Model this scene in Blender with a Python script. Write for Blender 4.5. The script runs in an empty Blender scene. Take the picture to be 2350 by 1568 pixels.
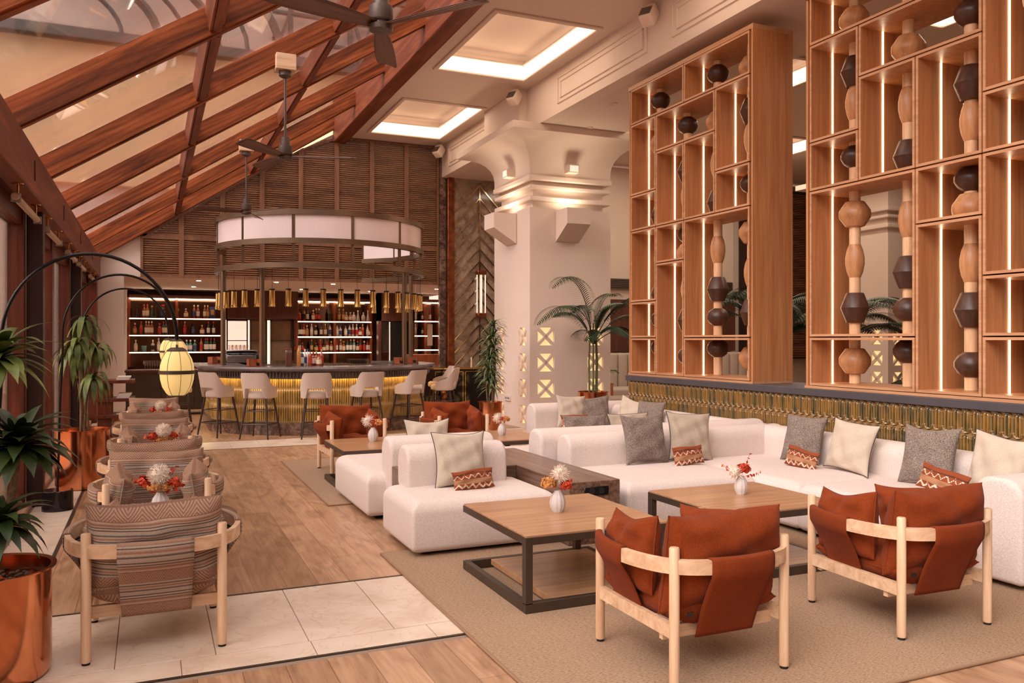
import bpy, bmesh, math, random
import numpy as np
from mathutils import Vector, Matrix
C = bpy.context.scene.collection
SC = bpy.context.scene
PI = math.pi
R_ = math.radians
# ---------------------------------------------------------------- camera
F_PX, CAM_H, YAW = 1895.0, 1.5, math.atan(830/1895.0)
cam_d = bpy.data.cameras.new('camera'); cam = bpy.data.objects.new('camera', cam_d); C.objects.link(cam)
cam_d.sensor_fit = 'HORIZONTAL'; cam_d.sensor_width = 36.0
cam_d.lens = F_PX/2350*36.0
cam_d.shift_y = -4.0/2350
cam_d.clip_start = 0.05; cam_d.clip_end = 200
cam.location = (0, 0, CAM_H); cam.rotation_euler = (PI/2, 0, -YAW)
SC.camera = cam
# ---------------------------------------------------------------- view
SC.view_settings.view_transform = 'Standard'
SC.view_settings.look = 'None'
SC.view_settings.gamma = 1.0
SC.view_settings.exposure = 0.58
SC.view_settings.use_curve_mapping = False
SC.cycles.max_bounces = 7
SC.cycles.diffuse_bounces = 4
SC.cycles.transparent_max_bounces = 12
SC.cycles.sample_clamp_indirect = 6.0
SC.cycles.use_denoising = True
# ---------------------------------------------------------------- sky
w = bpy.data.worlds.new('world'); SC.world = w; w.use_nodes = True
nt = w.node_tree; bg = nt.nodes['Background']
tc = nt.nodes.new('ShaderNodeTexCoord'); sp = nt.nodes.new('ShaderNodeSeparateXYZ'); cr = nt.nodes.new('ShaderNodeValToRGB')
nt.links.new(tc.outputs['Generated'], sp.inputs[0]); nt.links.new(sp.outputs['Z'], cr.inputs[0]); nt.links.new(cr.outputs[0], bg.inputs[0])
cr.color_ramp.elements[0].position = 0.0; cr.color_ramp.elements[0].color = (0.58, 0.50, 0.45, 1)
cr.color_ramp.elements[1].position = 0.5; cr.color_ramp.elements[1].color = (1.0, 0.93, 0.90, 1)
bg.inputs[1].default_value = 1.75
def add_light(name, kind, loc, energy, color, rot=None, **kw):
    d = bpy.data.lights.new(name, kind); d.energy = energy; d.color = color
    for k, v in kw.items(): setattr(d, k, v)
    o = bpy.data.objects.new(name, d); C.objects.link(o); o.location = loc
    if rot: o.rotation_euler = rot
    return o
# hazy sun from the glazed side
_sd = Vector((0.72, 0.34, -0.55))
add_light('sun', 'SUN', (-10, 4, 12), 2.3, (1.0, 0.92, 0.87), rot=_sd.to_track_quat('-Z', 'Y').to_euler(), angle=R_(45))
# ---------------------------------------------------------------- materials
M = {}
def srgb(r, g, b):
    f = lambda c: (c/255/12.92) if c/255 <= 0.04045 else ((c/255+0.055)/1.055)**2.4
    return (f(r), f(g), f(b), 1)
def N(nt, t, **kw):
    n = nt.nodes.new(t)
    for k, v in kw.items():
        if k.startswith('i_'): n.inputs[k[2:].replace('_', ' ')].default_value = v
        else: setattr(n, k, v)
    return n
def base(name, col, rough=0.6, metal=0.0, spec=0.5, **kw):
    m = bpy.data.materials.new(name); m.use_nodes = True; nt = m.node_tree
    b = nt.nodes['Principled BSDF']
    b.inputs['Base Color'].default_value = col; b.inputs['Roughness'].default_value = rough
    b.inputs['Metallic'].default_value = metal; b.inputs['Specular IOR Level'].default_value = spec
    for k, v in kw.items(): b.inputs[k.replace('_', ' ')].default_value = v
    M[name] = m
    return m, nt, b
def coords(nt, scale, rot=(0, 0, 0), loc=(0, 0, 0), obj=True):
    t = N(nt, 'ShaderNodeTexCoord'); mp = N(nt, 'ShaderNodeMapping')
    mp.inputs['Scale'].default_value = scale; mp.inputs['Rotation'].default_value = rot; mp.inputs['Location'].default_value = loc
    nt.links.new(t.outputs['Object'], mp.inputs[0])
    if any(rot) and tuple(scale) != (1, 1, 1):      # turn first, then stretch
        mp.inputs['Scale'].default_value = (1, 1, 1); m2 = N(nt, 'ShaderNodeMapping'); m2.inputs['Scale'].default_value = scale
        nt.links.new(mp.outputs[0], m2.inputs[0]); return m2.outputs[0]
    return mp.outputs[0]
def ramp(nt, src, stops):
    r = N(nt, 'ShaderNodeValToRGB'); nt.links.new(src, r.inputs[0])
    e = r.color_ramp.elements
    while len(e) < len(stops): e.new(0.5)
    for i, (p, c) in enumerate(stops): e[i].position = p; e[i].color = c
    return r.outputs[0]
def bump(nt, b, src, strength=0.3, dist=0.01):
    n = N(nt, 'ShaderNodeBump'); n.inputs['Strength'].default_value = strength; n.inputs['Distance'].default_value = dist
    nt.links.new(src, n.inputs['Height']); nt.links.new(n.outputs[0], b.inputs['Normal'])
def plain(name, col, rough=0.6, metal=0.0, var=0.06, sc=3.0, bmp=0.0, bsc=80, **kw):
    """solid colour with a little tonal variation and optional fine bump"""
    m, nt, b = base(name, col, rough, metal, **kw)
    n = N(nt, 'ShaderNodeTexNoise'); n.inputs['Scale'].default_value = sc; n.inputs['Detail'].default_value = 4
    nt.links.new(coords(nt, (1, 1, 1)), n.inputs['Vector'])
    lo = tuple(c*(1-var) for c in col[:3])+(1,); hi = tuple(min(1, c*(1+var)) for c in col[:3])+(1,)
    nt.links.new(ramp(nt, n.outputs['Fac'], [(0.3, lo), (0.7, hi)]), b.inputs['Base Color'])
    if bmp:
        n2 = N(nt, 'ShaderNodeTexNoise'); n2.inputs['Scale'].default_value = bsc; n2.inputs['Detail'].default_value = 3
        nt.links.new(coords(nt, (1, 1, 1)), n2.inputs['Vector']); bump(nt, b, n2.outputs['Fac'], bmp, 0.004)
    return m
def wood(name, dark, light, axis='x', rough=0.45, freq=14.0, stretch=0.06, spec=0.4, knots=False, mid=None, rot=(0, 0, 0)):
    """grain stretched along one axis"""
    m, nt, b = base(name, light, rough, 0, spec)
    s = {'x': (stretch, 1, 1), 'y': (1, stretch, 1), 'z': (1, 1, stretch)}[axis]
    v = coords(nt, tuple(c*freq for c in s), rot)
    n = N(nt, 'ShaderNodeTexNoise'); n.inputs['Scale'].default_value = 1.0; n.inputs['Detail'].default_value = 8; n.inputs['Roughness'].default_value = 0.65
    n.inputs['Distortion'].default_value = 0.6
    nt.links.new(v, n.inputs['Vector'])
    md = mid or tuple((dark[i]+light[i])/2 for i in range(3))+(1,)
    c = ramp(nt, n.outputs['Fac'], [(0.3, dark), (0.5, md), (0.68, light)])
    if knots:
        w2 = N(nt, 'ShaderNodeTexWave'); w2.wave_type = 'RINGS'; w2.rings_direction = 'SPHERICAL' if False else 'Y'
        w2.inputs['Scale'].default_value = 1.3; w2.inputs['Distortion'].default_value = 7; w2.inputs['Detail'].default_value = 3; w2.inputs['Detail Scale'].default_value = 0.6
        s2 = {'x': (0.35, 1, 2.2), 'y': (2.2, .35, 1), 'z': (2.2, 1, .35)}[axis]
        nt.links.new(coords(nt, tuple(q*2.2 for q in s2), rot), w2.inputs['Vector'])
        mx = N(nt, 'ShaderNodeMixRGB', blend_type='MULTIPLY'); mx.inputs[0].default_value = 0.5
        nt.links.new(c, mx.inputs[1]); nt.links.new(ramp(nt, w2.outputs['Fac'], [(0.0, (0.45, 0.4, 0.38, 1)), (0.6, (1, 1, 1, 1))]), mx.inputs[2])
        c = mx.outputs[0]
    nt.links.new(c, b.inputs['Base Color'])
    bump(nt, b, n.outputs['Fac'], 0.12, 0.003)
    return m
def emis(name, col, st, base_c=None):
    m, nt, b = base(name, base_c or col, 0.6)
    b.inputs['Emission Color'].default_value = col; b.inputs['Emission Strength'].default_value = st
    return m
def glass(name, col, mixf=0.12, rough=0.02):
    """thin architectural glass: mostly clear, with a sheen"""
    m = bpy.data.materials.new(name); m.use_nodes = True; nt = m.node_tree
    nt.nodes.remove(nt.nodes['Principled BSDF']); out = nt.nodes['Material Output']
    tr = N(nt, 'ShaderNodeBsdfTransparent'); tr.inputs[0].default_value = col
    gl = N(nt, 'ShaderNodeBsdfGlossy'); gl.inputs['Roughness'].default_value = rough; gl.inputs[0].default_value = (1, 1, 1, 1)
    fr = N(nt, 'ShaderNodeFresnel'); fr.inputs[0].default_value = 1.45
    mt = N(nt, 'ShaderNodeMath', operation='MULTIPLY_ADD'); mt.inputs[1].default_value = 0.8; mt.inputs[2].default_value = mixf*0.3
    nt.links.new(fr.outputs[0], mt.inputs[0])
    mx = N(nt, 'ShaderNodeMixShader'); nt.links.new(mt.outputs[0], mx.inputs[0]); nt.links.new(tr.outputs[0], mx.inputs[1]); nt.links.new(gl.outputs[0], mx.inputs[2])
    nt.links.new(mx.outputs[0], out.inputs[0]); M[name] = m
    return m
# plaster and paint
plain('plaster', srgb(226, 206, 192), 0.85, var=0.03, sc=1.2, bmp=0.05, bsc=60)
plain('ceiling_paint', srgb(222, 202, 188), 0.9, var=0.02, sc=0.8)
plain('white_plastic', srgb(225, 205, 190), 0.5)
plain('panel_white', srgb(232, 214, 212), 0.12, var=0.02)
# roof wood etc.
wood('rafter_wood', srgb(78, 38, 20), srgb(178, 98, 54), 'x', 0.5, 9, 0.10, spec=0.2, knots=True, mid=srgb(134, 70, 36), rot=(0, R_(33), 0))
wood('beam_wood', srgb(92, 46, 28), srgb(152, 86, 56), 'y', 0.5, 9, 0.08, spec=0.25, mid=srgb(118, 60, 38))
wood('frame_wood', srgb(66, 28, 17), srgb(116, 56, 36), 'z', 0.35, 16, 0.08)
wood('post_wood', srgb(34, 15, 12), srgb(66, 32, 24), 'z', 0.4, 16, 0.08)
wood('pale_pine', srgb(160, 110, 76), srgb(214, 160, 118), 'x', 0.5, 9, 0.15)
wood('louver_wood', srgb(98, 60, 40), srgb(170, 116, 80), 'x', 0.5, 6, 0.2)
wood('louver_frame', srgb(104, 68, 48), srgb(146, 100, 72), 'z', 0.5, 12, 0.1)
wood('screen_wood', srgb(160, 104, 64), srgb(196, 136, 90), 'z', 0.42, 22, 0.04)
wood('screen_edge', srgb(168, 118, 84), srgb(200, 150, 112), 'y', 0.45, 22, 0.05)
wood('bar_wall_wood', srgb(74, 42, 32), srgb(112, 68, 52), 'z', 0.45, 26, 0.05)
wood('copper_wood', srgb(120, 58, 34), srgb(170, 88, 54), 'z', 0.4, 20, 0.08)
wood('ash', srgb(196, 152, 116), srgb(236, 202, 168), 'z', 0.42, 20, 0.06)
wood('ash_x', srgb(196, 152, 116), srgb(236, 202, 168), 'x', 0.42, 20, 0.06)
wood('table_wood', srgb(152, 108, 76), srgb(190, 144, 106), 'x', 0.28, 26, 0.035)
wood('table_edge', srgb(150, 92, 60), srgb(186, 122, 84), 'x', 0.35, 20, 0.04)
wood('walnut', srgb(54, 38, 32), srgb(134, 100, 82), 'x', 0.3, 34, 0.03)
wood('walnut_y', srgb(48, 34, 28), srgb(146, 110, 90), 'y', 0.3, 40, 0.02)
wood('bead_light', srgb(150, 98, 60), srgb(205, 150, 104), 'z', 0.38, 10, 0.3)
wood('bead_dark', srgb(46, 28, 22), srgb(92, 60, 46), 'z', 0.36, 10, 0.3)
wood('pole_wood', srgb(196, 150, 110), srgb(232, 192, 150), 'z', 0.42, 14, 0.1)
wood('stool_wood', srgb(46, 32, 28), srgb(78, 58, 50), 'z', 0.4, 20, 0.08)
wood('fan_wood', srgb(70, 44, 34), srgb(120, 82, 66), 'x', 0.4, 20, 0.06)
# metals
plain('bronze', srgb(126, 104, 84), 0.35, 0.85, var=0.08)
plain('table_frame', srgb(82, 68, 58), 0.42, 0.55, var=0.08, sc=8)
plain('black_metal', srgb(30, 26, 26), 0.3, 0.5)
plain('fan_metal', srgb(96, 82, 76), 0.45, 0.6)
plain('grey_metal', srgb(120, 110, 104), 0.4, 0.7)
base('copper', srgb(218, 146, 106), 0.16, 1.0)
base('brass', srgb(232, 190, 116), 0.13, 1.0)
plain('copper_dark', srgb(156, 92, 62), 0.32, 0.9, var=0.45, sc=9)
plain('steel', srgb(180, 172, 166), 0.25, 0.9)
plain('black_gloss', srgb(26, 22, 24), 0.08)
plain('black_matte', srgb(20, 17, 17), 0.8)
plain('bar_top', srgb(104, 92, 92), 0.22, 0.2, var=0.2, sc=5)
plain('slate', srgb(70, 66, 70), 0.5, var=0.1)
# fabrics
def fabric(name, c1, c2, sc=260, rough=0.95, b_=0.5, sheen=0.3, big=None, bd=0.004):
    m, nt, b = base(name, c1, 1.0, 0, 0.04)
    v = coords(nt, (1, 1, 1))
    n = N(nt, 'ShaderNodeTexNoise'); n.inputs['Scale'].default_value = sc; n.inputs['Detail'].default_value = 3
    nt.links.new(v, n.inputs['Vector'])
    c = ramp(nt, n.outputs['Fac'], [(0.38, c1), (0.62, c2)])
    if big:
        n3 = N(nt, 'ShaderNodeTexNoise'); n3.inputs['Scale'].default_value = 9; n3.inputs['Detail'].default_value = 4
        nt.links.new(v, n3.inputs['Vector'])
        mx = N(nt, 'ShaderNodeMixRGB', blend_type='MULTIPLY'); mx.inputs[0].default_value = big
        nt.links.new(c, mx.inputs[1]); nt.links.new(ramp(nt, n3.outputs['Fac'], [(0.35, (0.6, 0.55, 0.52, 1)), (0.65, (1, 1, 1, 1))]), mx.inputs[2]); c = mx.outputs[0]
    nt.links.new(c, b.inputs['Base Color'])
    b.inputs['Sheen Weight'].default_value = sheen; b.inputs['Sheen Roughness'].default_value = 0.4
    bump(nt, b, n.outputs['Fac'], b_, bd)
    return m
fabric('boucle', srgb(206, 188, 180), srgb(224, 208, 200), 170, b_=0.55, sheen=0.1)
fabric('rust', srgb(110, 46, 21), srgb(150, 70, 36), 520, sheen=0.06, big=0.4, b_=0.45)
fabric('rust_sling', srgb(112, 48, 23), srgb(142, 66, 35), 520, sheen=0.04, big=0.2, b_=0.45)
fabric('grey_wool', srgb(84, 72, 66), srgb(162, 146, 134), 210, b_=0.8, sheen=0.1)
fabric('linen', srgb(184, 168, 150), srgb(206, 190, 172), 300, b_=0.4, sheen=0.1, big=0.12)
fabric('linen_grey', srgb(166, 150, 132), srgb(190, 174, 156), 300, b_=0.4, sheen=0.1, big=0.12)
fabric('stool_fabric', srgb(178, 158, 146), srgb(212, 194, 182), 260, b_=0.5, sheen=0.1)
plain('piping', srgb(66, 60, 60), 0.8)
def glaze(name, cols, rim, rough=0.12):
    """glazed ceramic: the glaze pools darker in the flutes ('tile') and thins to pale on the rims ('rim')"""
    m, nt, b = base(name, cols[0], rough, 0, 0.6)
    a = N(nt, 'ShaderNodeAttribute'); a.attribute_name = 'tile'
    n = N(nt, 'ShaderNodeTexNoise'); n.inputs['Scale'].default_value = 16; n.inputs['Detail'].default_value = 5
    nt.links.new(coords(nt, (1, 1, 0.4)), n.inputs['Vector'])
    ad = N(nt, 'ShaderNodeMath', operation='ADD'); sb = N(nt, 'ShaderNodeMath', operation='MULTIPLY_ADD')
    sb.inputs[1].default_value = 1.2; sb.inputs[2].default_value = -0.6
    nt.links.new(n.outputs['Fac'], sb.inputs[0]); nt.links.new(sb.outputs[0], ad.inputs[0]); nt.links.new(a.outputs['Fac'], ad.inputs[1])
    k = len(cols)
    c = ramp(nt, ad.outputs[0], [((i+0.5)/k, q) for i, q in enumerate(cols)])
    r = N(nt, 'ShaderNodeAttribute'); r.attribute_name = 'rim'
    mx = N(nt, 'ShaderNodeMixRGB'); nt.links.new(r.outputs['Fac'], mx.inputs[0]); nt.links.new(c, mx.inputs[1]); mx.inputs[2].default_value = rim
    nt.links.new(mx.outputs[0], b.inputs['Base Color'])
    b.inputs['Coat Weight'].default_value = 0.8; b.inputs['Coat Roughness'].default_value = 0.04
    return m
glaze('tile_green', [srgb(30, 40, 32), srgb(66, 66, 40), srgb(122, 88, 40), srgb(150, 104, 44)], srgb(158, 126, 84))
glaze('tile_gold', [srgb(96, 92, 58), srgb(140, 112, 58), srgb(176, 138, 72), srgb(190, 150, 84)], srgb(206, 170, 108), 0.2)
def planks():
    m, nt, b = base('floor_wood', srgb(190, 142, 108), 0.36, 0, 0.4)
    v = coords(nt, (1, 1, 1), rot=(0, 0, PI/2))
    br = N(nt, 'ShaderNodeTexBrick'); br.offset = 0.37; br.inputs['Scale'].default_value = 1.0
    br.inputs['Brick Width'].default_value = 1.7; br.inputs['Row Height'].default_value = 0.19; br.inputs['Mortar Size'].default_value = 0.0015
    br.inputs['Mortar Smooth'].default_value = 0.2; br.inputs['Bias'].default_value = 0.0
    br.inputs['Color1'].default_value = srgb(164, 126, 96); br.inputs['Color2'].default_value = srgb(196, 156, 124); br.inputs['Mortar'].default_value = srgb(120, 80, 58)
    nt.links.new(v, br.inputs['Vector'])
    g = N(nt, 'ShaderNodeTexNoise'); g.inputs['Scale'].default_value = 1; g.inputs['Detail'].default_value = 9; g.inputs['Roughness'].default_value = 0.6; g.inputs['Distortion'].default_value = 1.2
    nt.links.new(coords(nt, (26, 1.6, 1)), g.inputs['Vector'])
    g2 = N(nt, 'ShaderNodeTexNoise'); g2.inputs['Scale'].default_value = 1; g2.inputs['Detail'].default_value = 4; g2.inputs['Distortion'].default_value = 2.0
    nt.links.new(coords(nt, (5, 1.4, 1)), g2.inputs['Vector'])
    m1 = N(nt, 'ShaderNodeMixRGB', blend_type='MULTIPLY'); m1.inputs[0].default_value = 0.75
    nt.links.new(br.outputs['Color'], m1.inputs[1]); nt.links.new(ramp(nt, g.outputs['Fac'], [(0.3, (0.62, 0.56, 0.52, 1)), (0.62, (1.05, 1.03, 1.0, 1))]), m1.inputs[2])
    m2 = N(nt, 'ShaderNodeMixRGB', blend_type='MULTIPLY'); m2.inputs[0].default_value = 0.7
    nt.links.new(m1.outputs[0], m2.inputs[1]); nt.links.new(ramp(nt, g2.outputs['Fac'], [(0.34, (0.66, 0.58, 0.54, 1)), (0.55, (1.05, 1.05, 1.05, 1))]), m2.inputs[2])
    nt.links.new(m2.outputs[0], b.inputs['Base Color']); bump(nt, b, g.outputs['Fac'], 0.1, 0.002)
planks()
def stone(name, cols, sc=2.5, rough=0.3, vein=None):
    m, nt, b = base(name, cols[0], rough, 0, 0.5)
    v = coords(nt, (1, 1, 1))
    n = N(nt, 'ShaderNodeTexNoise'); n.inputs['Scale'].default_value = sc; n.inputs['Detail'].default_value = 9; n.inputs['Roughness'].default_value = 0.62; n.inputs['Distortion'].default_value = 0.9
    nt.links.new(v, n.inputs['Vector'])
    k = len(cols); c = ramp(nt, n.outputs['Fac'], [(0.32+0.36*i/(k-1), q) for i, q in enumerate(cols)])
    if vein:
        vo = N(nt, 'ShaderNodeTexNoise'); vo.inputs['Scale'].default_value = sc*1.6; vo.inputs['Detail'].default_value = 6; vo.inputs['Distortion'].default_value = 1.5
        nt.links.new(v, vo.inputs['Vector'])
        mx = N(nt, 'ShaderNodeMixRGB'); nt.links.new(ramp(nt, vo.outputs['Fac'], [(0.485, (0, 0, 0, 1)), (0.5, (0.6, 0.6, 0.6, 1)), (0.515, (0, 0, 0, 1))]), mx.inputs[0])
        nt.links.new(c, mx.inputs[1]); mx.inputs[2].default_value = vein; c = mx.outputs[0]
    nt.links.new(c, b.inputs['Base Color'])
    return m
stone('travertine', [srgb(206, 180, 158), srgb(224, 202, 182), srgb(232, 214, 196)], 2.2, 0.33, srgb(196, 162, 136))
stone('brown_marble', [srgb(56, 38, 34), srgb(96, 72, 62), srgb(150, 122, 106)], 7, 0.15, srgb(190, 160, 140))
stone('grey_marble', [srgb(112, 92, 78), srgb(152, 130, 112), srgb(184, 160, 142)], 4.5, 0.08, srgb(84, 66, 52))
plain('grout', srgb(150, 128, 112), 0.9)
def rug_mat():
    m, nt, b = base('rug_weave', srgb(190, 158, 130), 0.95, 0, 0.1)
    v = coords(nt, (60, 180, 1))
    n = N(nt, 'ShaderNodeTexNoise'); n.inputs['Scale'].default_value = 1; n.inputs['Detail'].default_value = 3; nt.links.new(v, n.inputs['Vector'])
    w1 = N(nt, 'ShaderNodeTexWave'); w1.bands_direction = 'Y'; w1.inputs['Scale'].default_value = 38; w1.inputs['Distortion'].default_value = 3.0; w1.inputs['Detail'].default_value = 2; w1.inputs['Detail Scale'].default_value = 4
    nt.links.new(coords(nt, (1, 1, 1)), w1.inputs['Vector'])
    c1 = ramp(nt, n.outputs['Fac'], [(0.25, srgb(104, 80, 62)), (0.42, srgb(164, 134, 108)), (0.7, srgb(188, 158, 132))])
    mx = N(nt, 'ShaderNodeMixRGB', blend_type='MULTIPLY'); mx.inputs[0].default_value = 0.45
    nt.links.new(c1, mx.inputs[1]); nt.links.new(ramp(nt, w1.outputs['Fac'], [(0.1, (0.55, 0.5, 0.46, 1)), (0.5, (1, 1, 1, 1))]), mx.inputs[2])
    nt.links.new(mx.outputs[0], b.inputs['Base Color']); bump(nt, b, w1.outputs['Fac'], 0.5, 0.004)
rug_mat()
plain('rug_border', srgb(150, 116, 90), 0.9)
def stripes():
    """woven stripes running across, with rust zigzag bands; driven by local Z and X"""
    for name, ax in (('stripe_fabric', 'Z'), ('stripe_fabric_flat', 'Y')):
        m, nt, b = base(name, srgb(180, 150, 130), 0.95, 0, 0.1)
        t = N(nt, 'ShaderNodeTexCoord'); s = N(nt, 'ShaderNodeSeparateXYZ'); nt.links.new(t.outputs['UV'], s.inputs[0])
        def mth(op, a, bb=None, c=None):
            q = N(nt, 'ShaderNodeMath', operation=op)
            for i, x in enumerate((a, bb, c)):
                if x is None: continue
                if isinstance(x, (int, float)): q.inputs[i].default_value = x
                else: nt.links.new(x, q.inputs[i])
            return q.outputs[0]
        u, v = s.outputs['X'], s.outputs['Y']
        ph = mth('FRACT', mth('MULTIPLY', v, 2.7))
        K = [(0.0, srgb(186, 166, 150)), (0.07, srgb(186, 166, 150)), (0.075, srgb(92, 84, 82)), (0.10, srgb(92, 84, 82)), (0.105, srgb(190, 164, 146)), (0.15, srgb(196, 172, 154)),
             (0.155, srgb(96, 88, 84)), (0.18, srgb(96, 88, 84)), (0.185, srgb(196, 170, 150)), (0.25, srgb(152, 106, 84)), (0.31, srgb(196, 168, 148)), (0.34, srgb(196, 168, 148)),
             (0.345, srgb(148, 110, 92)), (0.70, srgb(148, 110, 92)), (0.705, srgb(186, 166, 150)), (0.76, srgb(186, 166, 150)), (0.765, srgb(94, 86, 82)), (0.79, srgb(94, 86, 82)),
             (0.795, srgb(200, 174, 156)), (0.86, srgb(156, 112, 90)), (0.90, srgb(200, 174, 156)), (0.94, srgb(104, 94, 90)), (0.96, srgb(104, 94, 90)), (0.965, srgb(186, 166, 150))]
        r = N(nt, 'ShaderNodeValToRGB'); nt.links.new(ph, r.inputs[0]); r.color_ramp.interpolation = 'LINEAR'
        e = r.color_ramp.elements
        while len(e) < len(K): e.new(0.5)
        for i, (p, c) in enumerate(K): e[i].position = p; e[i].color = c
        tri = mth('PINGPONG', mth('MULTIPLY', u, 5.0), 0.5)
        zz = mth('FRACT', mth('MULTIPLY', mth('ADD', mth('MULTIPLY', tri, 1.3), mth('MULTIPLY', ph, 1.6)), 6.0))
        inband = mth('MULTIPLY', mth('GREATER_THAN', ph, 0.37), mth('LESS_THAN', ph, 0.69))
        f = mth('MULTIPLY', mth('GREATER_THAN', zz, 0.5), inband)
        mx = N(nt, 'ShaderNodeMixRGB'); nt.links.new(f, mx.inputs[0]); nt.links.new(r.outputs[0], mx.inputs[1]); mx.inputs[2].default_value = srgb(184, 150, 126)
        n = N(nt, 'ShaderNodeTexNoise'); n.inputs['Scale'].default_value = 280; nt.links.new(coords(nt, (1, 1, 1)), n.inputs['Vector'])
        m2 = N(nt, 'ShaderNodeMixRGB', blend_type='MULTIPLY'); m2.inputs[0].default_value = 0.5
        nt.links.new(mx.outputs[0], m2.inputs[1]); nt.links.new(ramp(nt, n.outputs['Fac'], [(0.35, (0.42, 0.40, 0.39, 1)), (0.62, (0.84, 0.83, 0.82, 1))]), m2.inputs[2])
        nt.links.new(m2.outputs[0], b.inputs['Base Color']); bump(nt, b, n.outputs['Fac'], 0.5, 0.004)
stripes()
def ikat():
    """rust and white stepped-diamond knit"""
    m, nt, b = base('ikat', srgb(160, 76, 44), 0.95, 0, 0.1)
    t = N(nt, 'ShaderNodeTexCoord'); s = N(nt, 'ShaderNodeSeparateXYZ'); nt.links.new(t.outputs['UV'], s.inputs[0])
    def mth(op, a, bb=None, c=None):
        q = N(nt, 'ShaderNodeMath', operation=op)
        for i, x in enumerate((a, bb, c)):
            if x is None: continue
            if isinstance(x, (int, float)): q.inputs[i].default_value = x
            else: nt.links.new(x, q.inputs[i])
        return q.outputs[0]
    u, v = s.outputs['X'], s.outputs['Y']
    tri = mth('PINGPONG', mth('MULTIPLY', mth('SNAP', u, 1/44), 6.0), 0.5)
    st = mth('SNAP', tri, 0.125)
    band = mth('FRACT', mth('ADD', mth('MULTIPLY', mth('SNAP', v, 1/20), 2.2), 0.05))
    a = mth('ABSOLUTE', mth('SUBTRACT', band, mth('ADD', mth('MULTIPLY', st, 0.9), 0.25)))
    f = mth('LESS_THAN', a, 0.10)
    plainb = mth('MULTIPLY', mth('GREATER_THAN', v, 0.30), mth('LESS_THAN', v, 0.52))
    rib = mth('GREATER_THAN', mth('FRACT', mth('MULTIPLY', v, 26)), 0.5)
    mx = N(nt, 'ShaderNodeMixRGB'); nt.links.new(f, mx.inputs[0]); mx.inputs[1].default_value = srgb(140, 72, 44); mx.inputs[2].default_value = srgb(214, 194, 174)
    rb = N(nt, 'ShaderNodeMixRGB'); nt.links.new(rib, rb.inputs[0]); rb.inputs[1].default_value = srgb(190, 146, 112); rb.inputs[2].default_value = srgb(140, 92, 64)
    m2 = N(nt, 'ShaderNodeMixRGB'); nt.links.new(plainb, m2.inputs[0]); nt.links.new(mx.outputs[0], m2.inputs[1]); nt.links.new(rb.outputs[0], m2.inputs[2])
    dk = mth('MULTIPLY', mth('GREATER_THAN', v, 0.76), mth('LESS_THAN', v, 0.82)); m3 = N(nt, 'ShaderNodeMixRGB'); nt.links.new(mth('MULTIPLY', dk, 0.75), m3.inputs[0]); nt.links.new(m2.outputs[0], m3.inputs[1]); m3.inputs[2].default_value = srgb(70, 52, 48)
    nt.links.new(m3.outputs[0], b.inputs['Base Color'])
    n = N(nt, 'ShaderNodeTexNoise'); n.inputs['Scale'].default_value = 300; nt.links.new(coords(nt, (1, 1, 1)), n.inputs['Vector']); bump(nt, b, n.outputs['Fac'], 0.5, 0.004)
ikat()
# light givers
emis('led_warm', (1.0, 0.76, 0.50, 1), 11.0)
emis('led_shelf', (1.0, 0.80, 0.60, 1), 6.0)
emis('cove_led', (1.0, 0.84, 0.64, 1), 1.5)
emis('lamp_shade_lit', (0.62, 0.42, 0.15, 1), 0.45, srgb(226, 196, 130))
emis('lattice_glow', srgb(255, 222, 160), 0.5, srgb(240, 214, 170))
emis('pendant_glow', (1.0, 0.75, 0.4, 1), 8.0)
emis('bar_glow', (1.0, 0.66, 0.26, 1), 14.0)
emis('downlight', (1.0, 0.85, 0.65, 1), 4.0)
emis('tube_lamp', (1.0, 0.88, 0.75, 1), 0.35)
plain('tube_metal', srgb(196, 168, 140), 0.4, 0.4)
glass('window_glass', (0.96, 0.93, 0.90, 1), 0.1)
glass('roof_glass', (0.98, 0.95, 0.95, 1), 0.1)
glass('clear_glass', (0.97, 0.95, 0.93, 1), 0.2)
base('mirror', srgb(236, 212, 182), 0.12, 1.0)
# outside
plain('ochre_render', srgb(248, 206, 162), 0.9, var=0.08, sc=0.8)
plain('cream_render', srgb(244, 216, 202), 0.9, var=0.05, sc=0.8)
plain('terrace', srgb(190, 150, 126), 0.9)
# plants
def leafm(name, c1, c2, rough=0.4):
    m, nt, b = base(name, c1, rough, 0, 0.5)
    n = N(nt, 'ShaderNodeTexNoise'); n.inputs['Scale'].default_value = 6; nt.links.new(coords(nt, (1, 1, 1)), n.inputs['Vector'])
    nt.links.new(ramp(nt, n.outputs['Fac'], [(0.35, c1), (0.65, c2)]), b.inputs['Base Color'])
    return m
leafm('leaf_dark', srgb(38, 52, 28), srgb(70, 88, 42))
leafm('leaf_mid', srgb(62, 82, 36), srgb(128, 142, 74))
leafm('leaf_drac', srgb(56, 72, 44), srgb(134, 146, 100))
leafm('leaf_palm', srgb(28, 42, 26), srgb(58, 78, 46))
leafm('palm_stem', srgb(86, 98, 54), srgb(120, 122, 78))
plain('bark', srgb(122, 98, 76), 0.9, var=0.3, sc=40, bmp=0.8, bsc=60)
plain('pebbles', srgb(84, 66, 56), 0.8, var=0.5, sc=40)
leafm('petal_red', srgb(176, 44, 22), srgb(214, 82, 44), 0.7)
leafm('petal_gold', srgb(190, 122, 60), srgb(226, 166, 100), 0.8)
leafm('petal_white', srgb(226, 208, 190), srgb(246, 232, 218), 0.9)
plain('vase_white', srgb(206, 196, 192), 0.5)
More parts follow.
